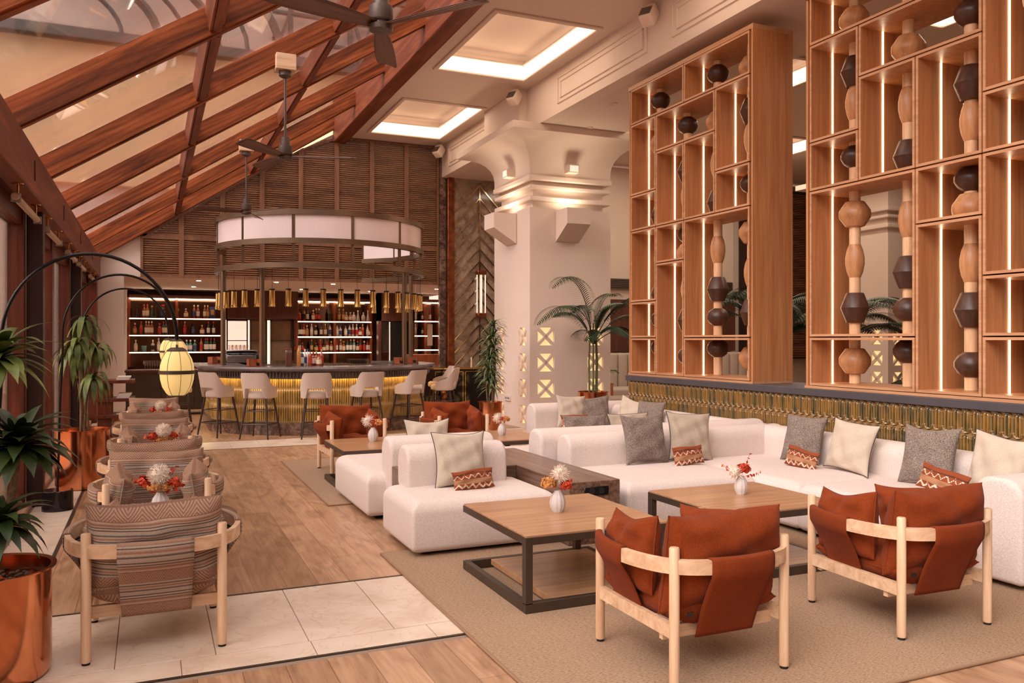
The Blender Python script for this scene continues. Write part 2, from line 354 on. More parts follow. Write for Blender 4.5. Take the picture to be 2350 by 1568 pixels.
# bottles
for n_, c_ in dict(b_amber=(150, 74, 34), b_dark=(40, 26, 22), b_green=(40, 70, 48), b_teal=(96, 150, 146), b_clear=(214, 200, 190), b_red=(150, 34, 28), b_gold=(190, 130, 60), b_blue=(52, 64, 110)).items():
    m_, nt_, bb_ = base(n_, srgb(*c_), 0.08, 0, 0.8); bb_.inputs['Coat Weight'].default_value = 0.5
for n_, c_ in dict(l_cream=(226, 206, 180), l_red=(190, 50, 36), l_black=(40, 34, 34), l_gold=(206, 160, 90), l_white=(236, 226, 216), l_blue=(70, 80, 130)).items():
    plain(n_, srgb(*c_), 0.6)
plain('papers', srgb(228, 216, 208), 0.7)
plain('box_wood', srgb(150, 78, 48), 0.4, var=0.2)

# ---------------------------------------------------------------- mesh helpers
class MB:
    def __init__(s): s.bm = bmesh.new(); s.uv = None
    def _mi(s, fs, mi):
        for f in fs: f.material_index = mi
    def box(s, x0, y0, z0, x1, y1, z1, bev=0.0, seg=2, mi=0, mat=None):
        bm = bmesh.new()
        vs = [bm.verts.new(p) for p in [(x0, y0, z0), (x1, y0, z0), (x1, y1, z0), (x0, y1, z0), (x0, y0, z1), (x1, y0, z1), (x1, y1, z1), (x0, y1, z1)]]
        for q in ((3, 2, 1, 0), (4, 5, 6, 7), (0, 1, 5, 4), (1, 2, 6, 5), (2, 3, 7, 6), (3, 0, 4, 7)): bm.faces.new([vs[i] for i in q])
        if bev > 0:
            bmesh.ops.bevel(bm, geom=bm.edges[:], offset=min(bev, 0.49*min(abs(x1-x0), abs(y1-y0), abs(z1-z0))), segments=seg, profile=0.5, affect='EDGES')
        s.merge(bm, mat, mi); return s
    def merge(s, bm, mat=None, mi=0):
        if mat is not None: bm.transform(mat)
        me = bpy.data.meshes.new('t'); bm.to_mesh(me); bm.free()
        n0 = len(s.bm.faces); s.bm.from_mesh(me); bpy.data.meshes.remove(me)
        s.bm.faces.ensure_lookup_table()
        for i in range(n0, len(s.bm.faces)): s.bm.faces[i].material_index = mi
    def quad(s, *ps, mi=0):
        f = s.bm.faces.new([s.bm.verts.new(p) for p in ps]); f.material_index = mi; return f
    def prism(s, poly, d, mi=0):
        """poly: 3D points of one cap; d: extrusion vector"""
        d = Vector(d); a = [s.bm.verts.new(Vector(p)) for p in poly]; b = [s.bm.verts.new(Vector(p)+d) for p in poly]
        fs = [s.bm.faces.new(a[::-1]), s.bm.faces.new(b)]
        n = len(a)
        for i in range(n): fs.append(s.bm.faces.new([a[i], a[(i+1) % n], b[(i+1) % n], b[i]]))
        s._mi(fs, mi); return s
    def tube(s, pts, rad, seg=8, mi=0, caps=True, flat=None):
        pts = [Vector(p) for p in pts]; n = len(pts)
        if not hasattr(rad, '__len__'): rad = [rad]*n
        rings = []; up = None
        for i, p in enumerate(pts):
            t = (pts[min(i+1, n-1)]-pts[max(i-1, 0)]).normalized()
            if up is None:
                up = Vector((0, 0, 1)) if abs(t.z) < 0.9 else Vector((1, 0, 0))
            sd = t.cross(up)
            if sd.length < 1e-5: sd = t.cross(Vector((0, 1, 0)))
            sd.normalize(); up = sd.cross(t).normalized()
            f = flat or (1, 1)
            rings.append([s.bm.verts.new(p+sd*math.cos(2*PI*k/seg)*rad[i]*f[0]+up*math.sin(2*PI*k/seg)*rad[i]*f[1]) for k in range(seg)])
        fs = []
        for i in range(n-1):
            for k in range(seg):
                fs.append(s.bm.faces.new([rings[i][k], rings[i+1][k], rings[i+1][(k+1) % seg], rings[i][(k+1) % seg]]))
        if caps: fs += [s.bm.faces.new(rings[0]), s.bm.faces.new(rings[-1][::-1])]
        s._mi(fs, mi); return s
    def bar(s, pts, w, h, mi=0):
        """rectangular bar along horizontal polyline; w across, h vertical"""
        pts = [Vector(p) for p in pts]; n = len(pts); rings = []
        for i, p in enumerate(pts):
            t = (pts[min(i+1, n-1)]-pts[max(i-1, 0)]); t.z = 0; t.normalize(); sd = Vector((t.y, -t.x, 0))
            rings.append([s.bm.verts.new(p+sd*a*w/2+Vector((0, 0, b*h/2))) for a, b in ((-1, -1), (1, -1), (1, 1), (-1, 1))])
        fs = []
        for i in range(n-1):
            for k in range(4): fs.append(s.bm.faces.new([rings[i][k], rings[i][(k+1) % 4], rings[i+1][(k+1) % 4], rings[i+1][k]]))
        fs += [s.bm.faces.new(rings[0][::-1]), s.bm.faces.new(rings[-1])]
        s._mi(fs, mi); return s
    def lathe(s, prof, c=(0, 0, 0), seg=24, mi=0, fl=None):
        """prof: list of (r, z)"""
        rings = []
        for r, z in prof:
            if r < 1e-6: rings.append([s.bm.verts.new((c[0], c[1], c[2]+z))])
            else: rings.append([s.bm.verts.new((c[0]+r*(1 if not fl else (1-fl[1]*abs(math.sin(fl[0]*PI*k/seg))))*math.cos(2*PI*k/seg), c[1]+r*(1 if not fl else (1-fl[1]*abs(math.sin(fl[0]*PI*k/seg))))*math.sin(2*PI*k/seg), c[2]+z)) for k in range(seg)])
        fs = []
        for a, b in zip(rings, rings[1:]):
            for k in range(seg):
                if len(a) == 1 and len(b) == 1: continue
                if len(a) == 1: fs.append(s.bm.faces.new([a[0], b[(k+1) % seg], b[k]]))
                elif len(b) == 1: fs.append(s.bm.faces.new([a[k], a[(k+1) % seg], b[0]]))
                else: fs.append(s.bm.faces.new([a[k], a[(k+1) % seg], b[(k+1) % seg], b[k]]))
        s._mi(fs, mi); return s
    def cyl(s, c, r, z0, z1, seg=20, mi=0): return s.lathe([(0, z0), (r, z0), (r, z1), (0, z1)], (c[0], c[1], 0), seg, mi)
    def grid(s, fn, nu, nv, mi=0, closed_u=False, uvs=True):
        """surface from fn(u,v), u,v in 0..1; UVs set"""
        L = s.bm.loops.layers.uv.verify()
        V = [[s.bm.verts.new(fn(i/nu, j/nv)) for j in range(nv+1)] for i in range(nu+1)]
        for i in range(nu):
            for j in range(nv):
                f = s.bm.faces.new([V[i][j], V[i+1][j], V[i+1][j+1], V[i][j+1]]); f.material_index = mi
                for lp, (a, b) in zip(f.loops, ((i, j), (i+1, j), (i+1, j+1), (i, j+1))): lp[L].uv = (a/nu, b/nv)
        return s
    def build(s, name, mats, parent=None, smooth=True, ang=40, loc=None):
        bm = s.bm
        bmesh.ops.remove_doubles(bm, verts=bm.verts[:], dist=1e-5)
        bmesh.ops.recalc_face_normals(bm, faces=bm.faces[:])
        me = bpy.data.meshes.new(name); bm.to_mesh(me); bm.free()
        if not isinstance(mats, (list, tuple)): mats = [mats]
        for m in mats: me.materials.append(M[m])
        if smooth:
            me.polygons.foreach_set('use_smooth', [True]*len(me.polygons))
            me.set_sharp_from_angle(angle=R_(ang))
        o = bpy.data.objects.new(name, me); C.objects.link(o)
        if parent is not None: o.parent = parent
        if loc is not None: o.location = loc
        return o
def tag(o, label, cat, group=None, kind=None):
    o['label'] = label; o['category'] = cat
    if group: o['group'] = group
    if kind: o['kind'] = kind
    return o
def thing(name, label, cat, loc=(0, 0, 0), rz=0.0, group=None):
    o = bpy.data.objects.new(name, None); C.objects.link(o); o.location = loc; o.rotation_euler = (0, 0, rz)
    o.empty_display_size = 0.1
    return tag(o, label, cat, group)
def struct(o): o['kind'] = 'structure'; return o
def dup(root, loc=None, rz=None, label=None, group=None, cat=None, scale=None):
    def cp(o, par):
        c = o.copy(); C.objects.link(c)
        if par is not None: c.parent = par
        for ch in o.children: cp(ch, c)
        return c
    r = cp(root, None)
    if loc is not None: r.location = loc
    if rz is not None: r.rotation_euler = (0, 0, rz)
    if label: r['label'] = label
    if group: r['group'] = group
    if scale: r.scale = (scale,)*3
    return r
def bez(p0, p1, p2, n=12):
    p0, p1, p2 = Vector(p0), Vector(p1), Vector(p2)
    return [p0*(1-t)**2+p1*2*t*(1-t)+p2*t*t for t in [i/n for i in range(n+1)]]
# ================================================================ SHELL
XR, YB, ZC, ZL = 3.42, 16.95, 5.66, 4.985
def rz_(x): return 3.04+0.65*(x+0.8)              # underside of the rafters
b = MB()
b.box(-1.9, -5, -0.12, 21, 24, -0.012)
b.box(-0.60, -5, -0.012, 21, 3.90, 0)
b.box(-0.60, 5.09, -0.012, 21, 11.93, 0)
b.box(-0.60, 12.86, -0.012, 21, 24, 0)
b.build('floor', ['floor_wood'], smooth=False)['kind'] = 'structure'
b = MB(); rnd = random.Random(3)
x = -0.95+0.0
def tilerow(b, x0, x1, y0, y1, w, off):
    x = off
    while x < x1:
        a, c = max(x, x0), min(x+w, x1)
        if c-a > 0.03: b.box(a+0.002, y0+0.002, -0.010, c-0.002, y1-0.002, 0.001, 0.0015, 1)
        x += w
tilerow(b, -0.60, 5.0, 4.17, 5.085, 0.437, -0.587)
tilerow(b, -0.60, 5.0, 3.965, 4.165, 0.60, -0.47)
tilerow(b, -0.60, 6.0, 11.95, 12.84, 0.41, -0.60)
y = -2.0
while y < 17:
    b.box(-0.95, y+0.002, -0.010, -0.625, y+0.598, 0.001, 0.0015, 1); y += 0.6
struct(b.build('floor', 'travertine', smooth=False))
b = MB(); b.box(-1.0, -5, -0.0115, -0.6, 17, -0.004); b.box(-0.6, 3.9, -0.0115, 21, 5.09, -0.004); b.box(-0.6, 11.93, -0.0115, 21, 12.86, -0.004)
struct(b.build('floor', 'grout', smooth=False))
for i, (x0, y0, x1, y1) in enumerate([(-0.622, 5.09, -0.598, 17), (-0.622, -5, -0.598, 3.9), (-0.6, 5.085, 5, 5.105), (-0.6, 3.945, 5, 3.962), (-0.6, 11.925, 6, 11.95), (-0.6, 12.84, 6, 12.86)]):
    b = MB(); b.box(x0, y0, -0.01, x1, y1, 0.0025); struct(b.build('trim_%d' % (i+1), 'table_frame', smooth=False))
# ceilings with coffer openings
def holed(b, X0, Y0, X1, Y1, z, th, holes):
    xs = sorted({X0, X1, *[h[0] for h in holes], *[h[2] for h in holes]}); ys = sorted({Y0, Y1, *[h[1] for h in holes], *[h[3] for h in holes]})
    for i in range(len(xs)-1):
        for j in range(len(ys)-1):
            cx, cy = (xs[i]+xs[i+1])/2, (ys[j]+ys[j+1])/2
            if any(h[0] < cx < h[2] and h[1] < cy < h[3] for h in holes): continue
            b.box(xs[i], ys[j], z, xs[i+1], ys[j+1], z+th)
HA = [(4.03, 1.4, 5.46, 3.75), (4.03, 5.5, 5.46, 7.8), (4.03, 9.65, 5.46, 12.0), (4.03, 13.78, 5.46, 16.2)]
HB = [(8.1, 5.42, 9.6, 7.73), (8.1, 9.46, 9.6, 11.78), (8.1, 13.52, 9.6, 15.9), (11.6, 9.46, 13.1, 11.78), (11.6, 13.2, 13.1, 15.6)]
b = MB(); holed(b, 3.62, -5, 5.97, 16.95, ZC, 0.12, HA); holed(b, 7.3, -5, 21, 24, ZC, 0.12, HB)
b.box(5.98, -5, ZL, 7.32, 17.4, ZL+0.12)
b.box(7.2, -5, ZL+0.121, 7.32, 24, ZC+0.1)
struct(b.build('ceiling', 'ceiling_paint', smooth=False))
# long white beam with moulded panels
b = MB(); b.box(5.74, -5, ZL, 5.979, 16.95, ZC-0.001)
b.build('trim_7', 'plaster', smooth=False)['kind'] = 'structure'
def mouldpanel(b, y0, y1, z0, z1, x=5.74):
    for k in (0, 0.07):
        a0, a1, c0, c1 = y0+k*1.3, y1-k*1.3, z0+k, z1-k
        for (p, q, r_, s_) in ((a0, c1-0.022, a1, c1), (a0, c0, a0+0.022, c1), (a1-0.022, c0, a1, c1), (a0, c0, a1, c0+0.012)):
            b.box(x-0.018, p, q, x+0.01, r_, s_, 0.006, 1)
for i, (y0, y1) in enumerate([(3.9, 8.3), (8.85, 11.35), (13.9, 16.4)]):
    b = MB(); mouldpanel(b, y0, y1, ZL+0.14, ZC-0.13)
    struct(b.build('trim_%d' % (8+i), 'plaster', smooth=False))
# coffers: raised trays lit from a cove
for i, h in enumerate(HA+HB):
    x0, y0, x1, y1 = h; d = 0.20
    t = thing('coffer_light', ['recessed square ceiling light at the very front, mostly out of view', 'recessed ceiling light in front of the tall shelf screens', 'large glowing ceiling coffer nearest the ceiling fan', 'smaller glowing ceiling coffer above the bar end',
        'coffer light of the far hall seen between the screens', 'second coffer light of the far hall behind the screens', 'coffer light of the far hall beside the pillar capital', 'coffer light deeper in the far hall', 'deepest coffer light of the far hall'][i], 'ceiling light', (0, 0, ZC), group='ceiling coffers')
    f = MB()
    for a in ((x0-.07, y0-.07, x1+.07, y0), (x0-.07, y1, x1+.07, y1+.07), (x0-.07, y0, x0, y1), (x1, y0, x1+.07, y1)): f.box(a[0], a[1], -0.03, a[2], a[3], 0.0, 0.008, 1)
    f.build('frame', 'plaster', t, smooth=False)
    f = MB(); w_ = 0.02
    f.box(x0-w_, y0, 0.0, x0, y1, d); f.box(x1, y0, 0.0, x1+w_, y1, d); f.box(x0, y0-w_, 0.0, x1, y0, d); f.box(x0, y1, 0.0, x1, y1+w_, d)
    f.build('led_cove', 'cove_led', t, smooth=False)
    f = MB(); l = 0.03
    for a in ((x0, y0, x1, y0+l), (x0, y1-l, x1, y1), (x0, y0, x0+l, y1), (x1-l, y0, x1, y1)): f.box(a[0], a[1], d, a[2], a[3], d+0.02, 0.004, 1)
    f.box(x0-0.25, y0-0.25, d+0.16, x1+0.25, y1+0.25, d+0.2)
    for a in ((x0-.25, y0-.25, x1+.25, y0-.23), (x0-.25, y1+.23, x1+.25, y1+.25), (x0-.25, y0-.25, x0-.23, y1+.25), (x1+.23, y0-.25, x1+.25, y1+.25)): f.box(a[0], a[1], d, a[2], a[3], d+.17)
    f.build('tray', 'ceiling_paint', t, smooth=False)
    l_ = add_light('coffer_fill', 'AREA', ((x0+x1)/2, (y0+y1)/2, 0.05), 12 if i < 4 else 34, (1, 0.84, 0.66), shape='RECTANGLE', size=x1-x0-0.1, size_y=y1-y0-0.1); l_.parent = t
# area fill added across each coffer opening brightens the room and hall below
# walls
b = MB(); b.box(-1.9, -5.1, 0, 21, -5.0, 6); struct(b.build('wall_front', 'bar_wall_wood', smooth=False))  # added unseen wall behind the camera; dark wood keeps light off camera-facing sides
b = MB(); b.prism([(-1.9, YB, 0), (-0.45, YB, 0), (-0.45, YB, rz_(-0.45)+0.2), (-1.0, YB, rz_(-1.0)+0.2), (-1.9, YB, rz_(-1.0)+0.2)], (0, 0.15, 0)); struct(b.build('wall_back', 'plaster', smooth=False))
b = MB(); b.box(-0.83, YB-0.01, 0.0, -0.45, YB, 0.16, 0.004, 1); struct(b.build('baseboard_back', 'copper_wood', smooth=False))
# bar niche: header above louvers' foot, soffit, side and rear walls
b = MB(); b.prism([(-0.45, YB, 2.68), (5.9, YB, 2.68), (5.9, YB, 5.7), (3.42, YB, 5.7), (-0.45, YB, rz_(-0.45)+0.2)], (0, 0.16, 0)); struct(b.build('wall_header', 'plaster', smooth=False))
b = MB(); b.box(-0.6, YB+0.1, 2.70, 7.1, 22, 2.80); struct(b.build('ceiling', 'ceiling_paint', smooth=False))
b = MB(); b.box(-0.62, YB+0.15, 0, -0.5, 22, 2.75); struct(b.build('wall_left', 'plaster', smooth=False))
b = MB(); b.box(-0.6, 21.95, 0, 1.72, 22.05, 2.75); b.box(3.34, 21.95, 0, 7.1, 22.05, 2.75); b.box(1.72, 21.95, 2.0, 3.34, 22.05, 2.75); b.box(1.72, 21.95, 0, 3.34, 22.05, 0.85)
struct(b.build('wall_back', 'bar_wall_wood', smooth=False))
# far hall walls
b = MB(); b.box(7.35, 17.0, 0, 13.6, 17.15, 5.6); b.box(20.5, -5, 0, 20.6, 24, 5.6); b.box(13.6, 17.2, 0, 21, 17.3, 5.6)
struct(b.build('wall_right', 'plaster', smooth=False))
# ================================================================ GLAZED SIDE AND ROOF
RY = [0.6, 2.66, 4.74, 6.72, 8.72, 10.74, 12.85, 14.90, 16.80]
RLAB = ['topmost of the sloping wooden rafters, beyond the frame', 'topmost of the sloping wooden rafters, hardly in view', 'sloping rafter cut by the top left corner', 'big sloping rafter nearest the camera with dark knots', 'sloping rafter that carries the second ceiling fan',
        'fifth sloping rafter, between the two far fans', 'sloping rafter that carries the farthest ceiling fan', 'last but one sloping rafter before the louvred wall', 'farthest sloping rafter, lying against the louvred wall']
for i, y in enumerate(RY):
    if i < 1: continue
    b = MB(); w_ = 0.12; h = 0.235
    pts = [(-0.98, y, rz_(-0.98)), (3.43, y, rz_(3.43)), (3.43, y, rz_(3.43)+h), (-0.98, y, rz_(-0.98)+h)]
    b.prism(pts, (0, w_, 0)); b.prism([(p[0], y+0.03, p[2]-0.012 if k < 2 else p[2]-0.2) for k, p in enumerate(pts)], (0, w_-0.06, 0))
    o = b.build('rafter', 'rafter_wood', smooth=False); tag(o, RLAB[i], 'rafter', 'sloping roof rafters')
# purlins between rafters
for k, px in enumerate((0.47, 1.83)):
    for i in range(2, len(RY)-1):
        y0, y1 = RY[i]+0.12, RY[i+1]; b = MB(); z = rz_(px)
        b.prism([(px-0.055, y0, z-0.036+0.03), (px+0.055, y0, z+0.036+0.03), (px+0.02, y0, z+0.235), (px-0.09, y0, z+0.16)], (0, y1-y0, 0))
        b.box(px-0.03, y0, z+0.0, px+0.03, y1, z+0.05)
        o = b.build('roof_purlin', 'beam_wood', smooth=False)
        tag(o, ('lower' if k == 0 else 'upper')+' short crosspiece between rafters, '+['over the top edge', 'behind the nearest fan', 'next behind the knotty rafter', 'beside the second fan mount', 'beyond the second fan', 'beside the far fan mount', 'beyond the far fan', 'at the louvred wall'][i-1], 'crosspiece', 'roof crosspieces')
# roof panes
for i in range(1, len(RY)-1):
    b = MB(); y0, y1 = RY[i]+0.06, RY[i+1]+0.07
    pts = [(-1.05, y0, rz_(-1.05)+0.238), (3.5, y0, rz_(3.5)+0.238), (3.5, y0, rz_(3.5)+0.248), (-1.05, y0, rz_(-1.05)+0.248)]
    b.prism(pts, (0, y1-y0, 0)); struct(b.build('window_%d' % i, 'roof_glass', smooth=False))
# ridge beam and eaves beam
b = MB(); b.box(3.42, -5, 5.53, 3.68, YB, 6.4, 0.01, 1); tag(b.build('roof_beam', 'beam_wood', smooth=False), 'long dark wooden ridge beam along the top ends of the rafters', 'beam')
b = MB(); b.box(-0.98, -5, 2.65, -0.84, YB, 3.015, 0.008, 1)
e = b.build('eaves_beam', 'beam_wood', smooth=False); tag(e, 'long reddish wooden eaves beam above the windows', 'beam')
b = MB(); b.box(-1.35, -5, 2.70, -0.98, YB, 2.80); b.build('soffit_board', 'beam_wood', e, smooth=False)
b = MB()
for y in (5.2, 7.5, 9.9, 12.2, 14.6): b.box(-0.8395, y, 2.76, -0.834, y+0.012, 2.92)
b.build('slot', 'black_matte', e, smooth=False)
# glazed wall: kerb, posts, sliding frames
b = MB(); b.box(-1.40, -5, 0.0, -0.97, YB, 0.055, 0.006, 1); struct(b.build('trim_20', plain and 'terrace', smooth=False))
PY = [-0.3, 4.05, 8.50, 12.95]
for i, y in enumerate(PY[1:]):
    b = MB(); b.box(-1.02, y, 0.0, -0.885, y+0.15, 2.649, 0.006, 1)
    tag(b.build('window_post', 'post_wood', smooth=False), ['dark wooden post by the nearest copper pot, hidden by leaves', 'broad dark wooden post behind the black lamp base', 'dark wooden post behind the drooping plant'][i], 'post', 'posts of the window wall')
n = 20
for i in range(4):
    y0 = PY[i]+0.15; y1 = (PY+[YB])[i+1]; ym = (y0+y1)/2
    for (a, c) in ((y0, ym), (ym, y1)):
        t = MB(); sw = 0.10
        t.box(-1.15, a, 0.055, -1.02, a+sw, 2.68, 0.005, 1); t.box(-1.15, c-sw, 0.055, -1.02, c, 2.68, 0.005, 1)
        t.box(-1.13, a, 2.52, -1.04, c, 2.68, 0.005, 1); t.box(-1.13, a, 0.055, -1.04, c, 0.14, 0.005, 1)
        fr = struct(t.build('window_%d' % n, 'frame_wood', smooth=False))
        g = MB(); g.box(-1.09, a+sw, 0.14, -1.082, c-sw, 2.52); g.build('pane', 'window_glass', fr, smooth=False)
        if i == 2 and c == y1:
            g = MB(); g.box(-1.01, c-0.09, 1.05, -0.98, c-0.03, 1.2, 0.005, 1); g.build('handle', 'steel', fr)
        n += 1
# narrow end pier by the last window
b = MB(); b.box(-1.02, 16.6, 0, -0.885, YB, 2.649); struct(b.build('trim_21', 'frame_wood', smooth=False))
# tube spotlights under the eaves
for i, (y0, y1) in enumerate([(6.86, 8.2), (8.75, 10.05), (10.95, 12.15), (12.6, 13.7), (14.9, 16.1)]):
    t = thing('tube_light', ['nearest slim tube light hung under the eaves beam', 'second slim tube light under the eaves beam', 'third slim tube light under the eaves beam', 'fourth slim tube light under the eaves beam', 'farthest slim tube light under the eaves beam'][i], 'lamp', (-0.89, (y0+y1)/2, 2.65), group='tube lights under the eaves')
    L = (y1-y0)/2; b = MB(); b.tube([(0, -L, -0.12), (0, L, -0.12)], 0.026, 10); b.build('tube', 'tube_metal', t)
    for s in (-1, 1):
        b = MB(); b.lathe([(0, -0.12+0.03), (0.033, -0.09), (0.033, -0.152), (0, -0.152)], (0, s*(L-0.05), 0), 10); b.build('end_cap', 'grey_metal', t)
        b = MB(); b.cyl((0, s*(L-0.15)), 0.006, -0.1, 0.0, 8); b.lathe([(0, 0), (0.04, 0), (0.04, -0.01), (0, -0.012)], (0, s*(L-0.15), 0), 12); b.build('bracket', 'brass', t)
# ================================================================ OUTSIDE
t = thing('neighbouring_building', 'ochre and pink building rising beyond the glass roof, with lattice and curved eaves', 'building', (0, 27, 0))
b = MB(); b.box(-26, 0, -1, 30, 1.0, 6.0); b.build('lower_wall', 'cream_render', t, smooth=False)
b = MB(); b.box(-26, -0.3, 6.0, 30, 1.0, 10.2); b.build('ochre_storey', 'ochre_render', t, smooth=False)
b = MB(); b.box(-26, 0, 10.2, 30, 1.0, 24); b.build('upper_wall', 'cream_render', t, smooth=False)
b = MB()
for k, r in enumerate((3.0, 3.8, 4.4, 5.1, 5.8, 6.6)):
    b.tube([(-4.5+r*1.25*math.cos(a), -0.55, 10.3+r*0.62*math.sin(a)) for a in [PI*j/24 for j in range(25)]], 0.13 if k % 2 else 0.07, 6)
b.build('curved_eaves', 'grey_metal', t)
b = MB(); b.box(-26, -0.7, 10.05, 30, -0.2, 10.35); b.build('cornice', 'grey_metal', t, smooth=False)
b = MB()
for k in range(18): b.box(4.0+k*0.95, -0.35, 10.4, 4.0+k*0.95+0.14, -0.2, 20)
for k in range(12): b.box(3.5, -0.38, 10.9+k*0.85, 21, -0.22, 10.9+k*0.85+0.09)
for k in range(14):
    x = 3.5+k*1.3; b.prism([(x, -0.4, 10.4), (x+0.1, -0.4, 10.4), (x+3.1, -0.4, 19), (x+3.0, -0.4, 19)], (0, 0.05, 0))
    b.prism([(x+3, -0.4, 10.4), (x+3.1, -0.4, 10.4), (x+0.1, -0.4, 19), (x, -0.4, 19)], (0, 0.05, 0))
b.build('lattice', 'grey_metal', t, smooth=False)
b = MB(); b.box(-40, -8, -0.3, -1.4, 27, -0.02); struct(b.build('ground', 'terrace', smooth=False))
b = MB(); b.box(-7.0, -6, -0.02, -6.8, 26, 2.3); tag(b.build('terrace_wall', 'ochre_render', smooth=False), 'low ochre terrace wall seen through the windows', 'wall')
# ================================================================ LOUVRED WALL
LX = [-0.17, 0.54, 1.28, 2.02, 2.77, 3.49, 4.22, 4.96, 5.68]
zb = 2.68
def top_at(x): return min(rz_(x)-0.03, ZC-0.02)
ordn = ['leftmost', 'second', 'third', 'fourth', 'fifth', 'sixth', 'seventh', 'rightmost']
for i in range(8):
    x0, x1 = LX[i], LX[i+1]
    zs = [zb, 3.40, None]
    for row in (0, 1):
        zl = zb if row == 0 else 3.44; 
        t = thing('louvred_panel', '%s of the %s dark louvred wood panels above the bar' % (ordn[i], 'lower' if row == 0 else 'tall upper'), 'louvre panel', (0, YB, 0), group='louvred panels above the bar')
        f = MB(); s = 0.045
        def tp(x): return 3.44 if row == 0 else top_at(x)
        zt0, zt1 = tp(x0), tp(x1)
        if row == 1 and zt0 < 3.5: zt0 = max(zt0, 3.445)
        f.prism([(x0, -0.07, zl), (x0+s, -0.07, zl), (x0+s, -0.07, min(tp(x0+s), zt1) if row == 0 else tp(x0+s)), (x0, -0.07, zt0)], (0, 0.07, 0))
        f.prism([(x1-s, -0.07, zl), (x1, -0.07, zl), (x1, -0.07, zt1), (x1-s, -0.07, tp(x1-s))], (0, 0.07, 0))
        f.prism([(x0, -0.065, zl), (x1, -0.065, zl), (x1, -0.065, zl+s), (x0, -0.065, zl+s)], (0, 0.065, 0))
        f.prism([(x0, -0.065, zt0-s), (x1, -0.065, zt1-s), (x1, -0.065, zt1), (x0, -0.065, zt0)], (0, 0.065, 0))
        f.build('frame', 'louver_frame', t, smooth=False)
        sl = MB(); z = zl+s+0.005
        while z < zt1-s-0.02:
            xa = x0+s
            if row == 1 and z > tp(xa)-s-0.03: xa = (z+0.03+s+0.03-3.04)/0.65-0.8
            if xa < x1-s-0.02: sl.prism([(xa, -0.055, z), (xa, -0.055, z+0.012), (xa, -0.01, z+0.034), (xa, -0.01, z+0.022)], (x1-s-xa, 0, 0))
            z += 0.042
        sl.build('slats', 'louver_wood', t, smooth=False)
# copper corner column, marble edge, mirrored marble wall
b = MB(); b.box(5.84, 16.75, 0, 5.99, 16.95, ZL+0.0, 0.01, 1); tag(b.build('copper_column', 'copper_dark', smooth=False), 'slim burnished copper column at the right edge of the louvred wall', 'column')
b = MB(); b.box(5.69, 16.86, 0, 5.83, 16.95, 5.54); struct(b.build('wall_bar', 'brown_marble', smooth=False))
b = MB(); b.box(5.99, 16.8, 0, 7.35, 16.95, ZL+0.2); struct(b.build('wall_marble', 'grey_marble', smooth=False))
# mirror strips in chevrons
t = thing('chevron_mirror', 'tall chevron of narrow mirror strips set on the grey marble wall', 'mirror', (6.58, 16.79, 0))
b = MB()
for k in range(17):
    z = 0.75+k*0.275
    for sx, L_ in ((-1, 0.58), (1, 0.74)):
        top = min(z+0.0, 4.9); x1_, z1_ = sx*L_, z-L_*1.05
        if z > 5.0: continue
        b.prism([(0, 0, z), (x1_, 0, z1_), (x1_, 0, z1_-0.035), (0, 0, z-0.035)], (0, -0.012, 0))
b.build('mirror_strips', 'mirror', t, smooth=False)
b = MB(); b.box(-0.012, -0.016, 0.9, 0.012, 0, 4.75); b.build('centre_strip', 'mirror', t, smooth=False)
t = thing('wall_sconce', 'copper and glass tube sconce mounted on the chevron mirror', 'wall lamp', (6.58, 16.70, 1.98))
b = MB()
for z in (0.0, 0.93): b.box(-0.10, -0.08, z, 0.10, 0.08, z+0.10, 0.01, 1)
b.build('copper_cap', 'copper_dark', t)
for k in range(4):
    b = MB(); b.tube([(-0.08+0.053*k, -0.05 if k % 2 else 0.03, 0.1), (-0.08+0.053*k, -0.05 if k % 2 else 0.03, 0.93)], 0.014, 8); b.build('glass_tube', 'tube_lamp', t)
# bar side sliver: marble edge with small sconce
t = thing('wall_sconce', 'small white box sconce beside the bar shelves at the copper column', 'wall lamp', (6.55, 20.2, 1.35))
b = MB(); b.box(-0.06, -0.05, 0, 0.06, 0.03, 0.55, 0.008, 1); b.build('shade', 'white_plastic', t)
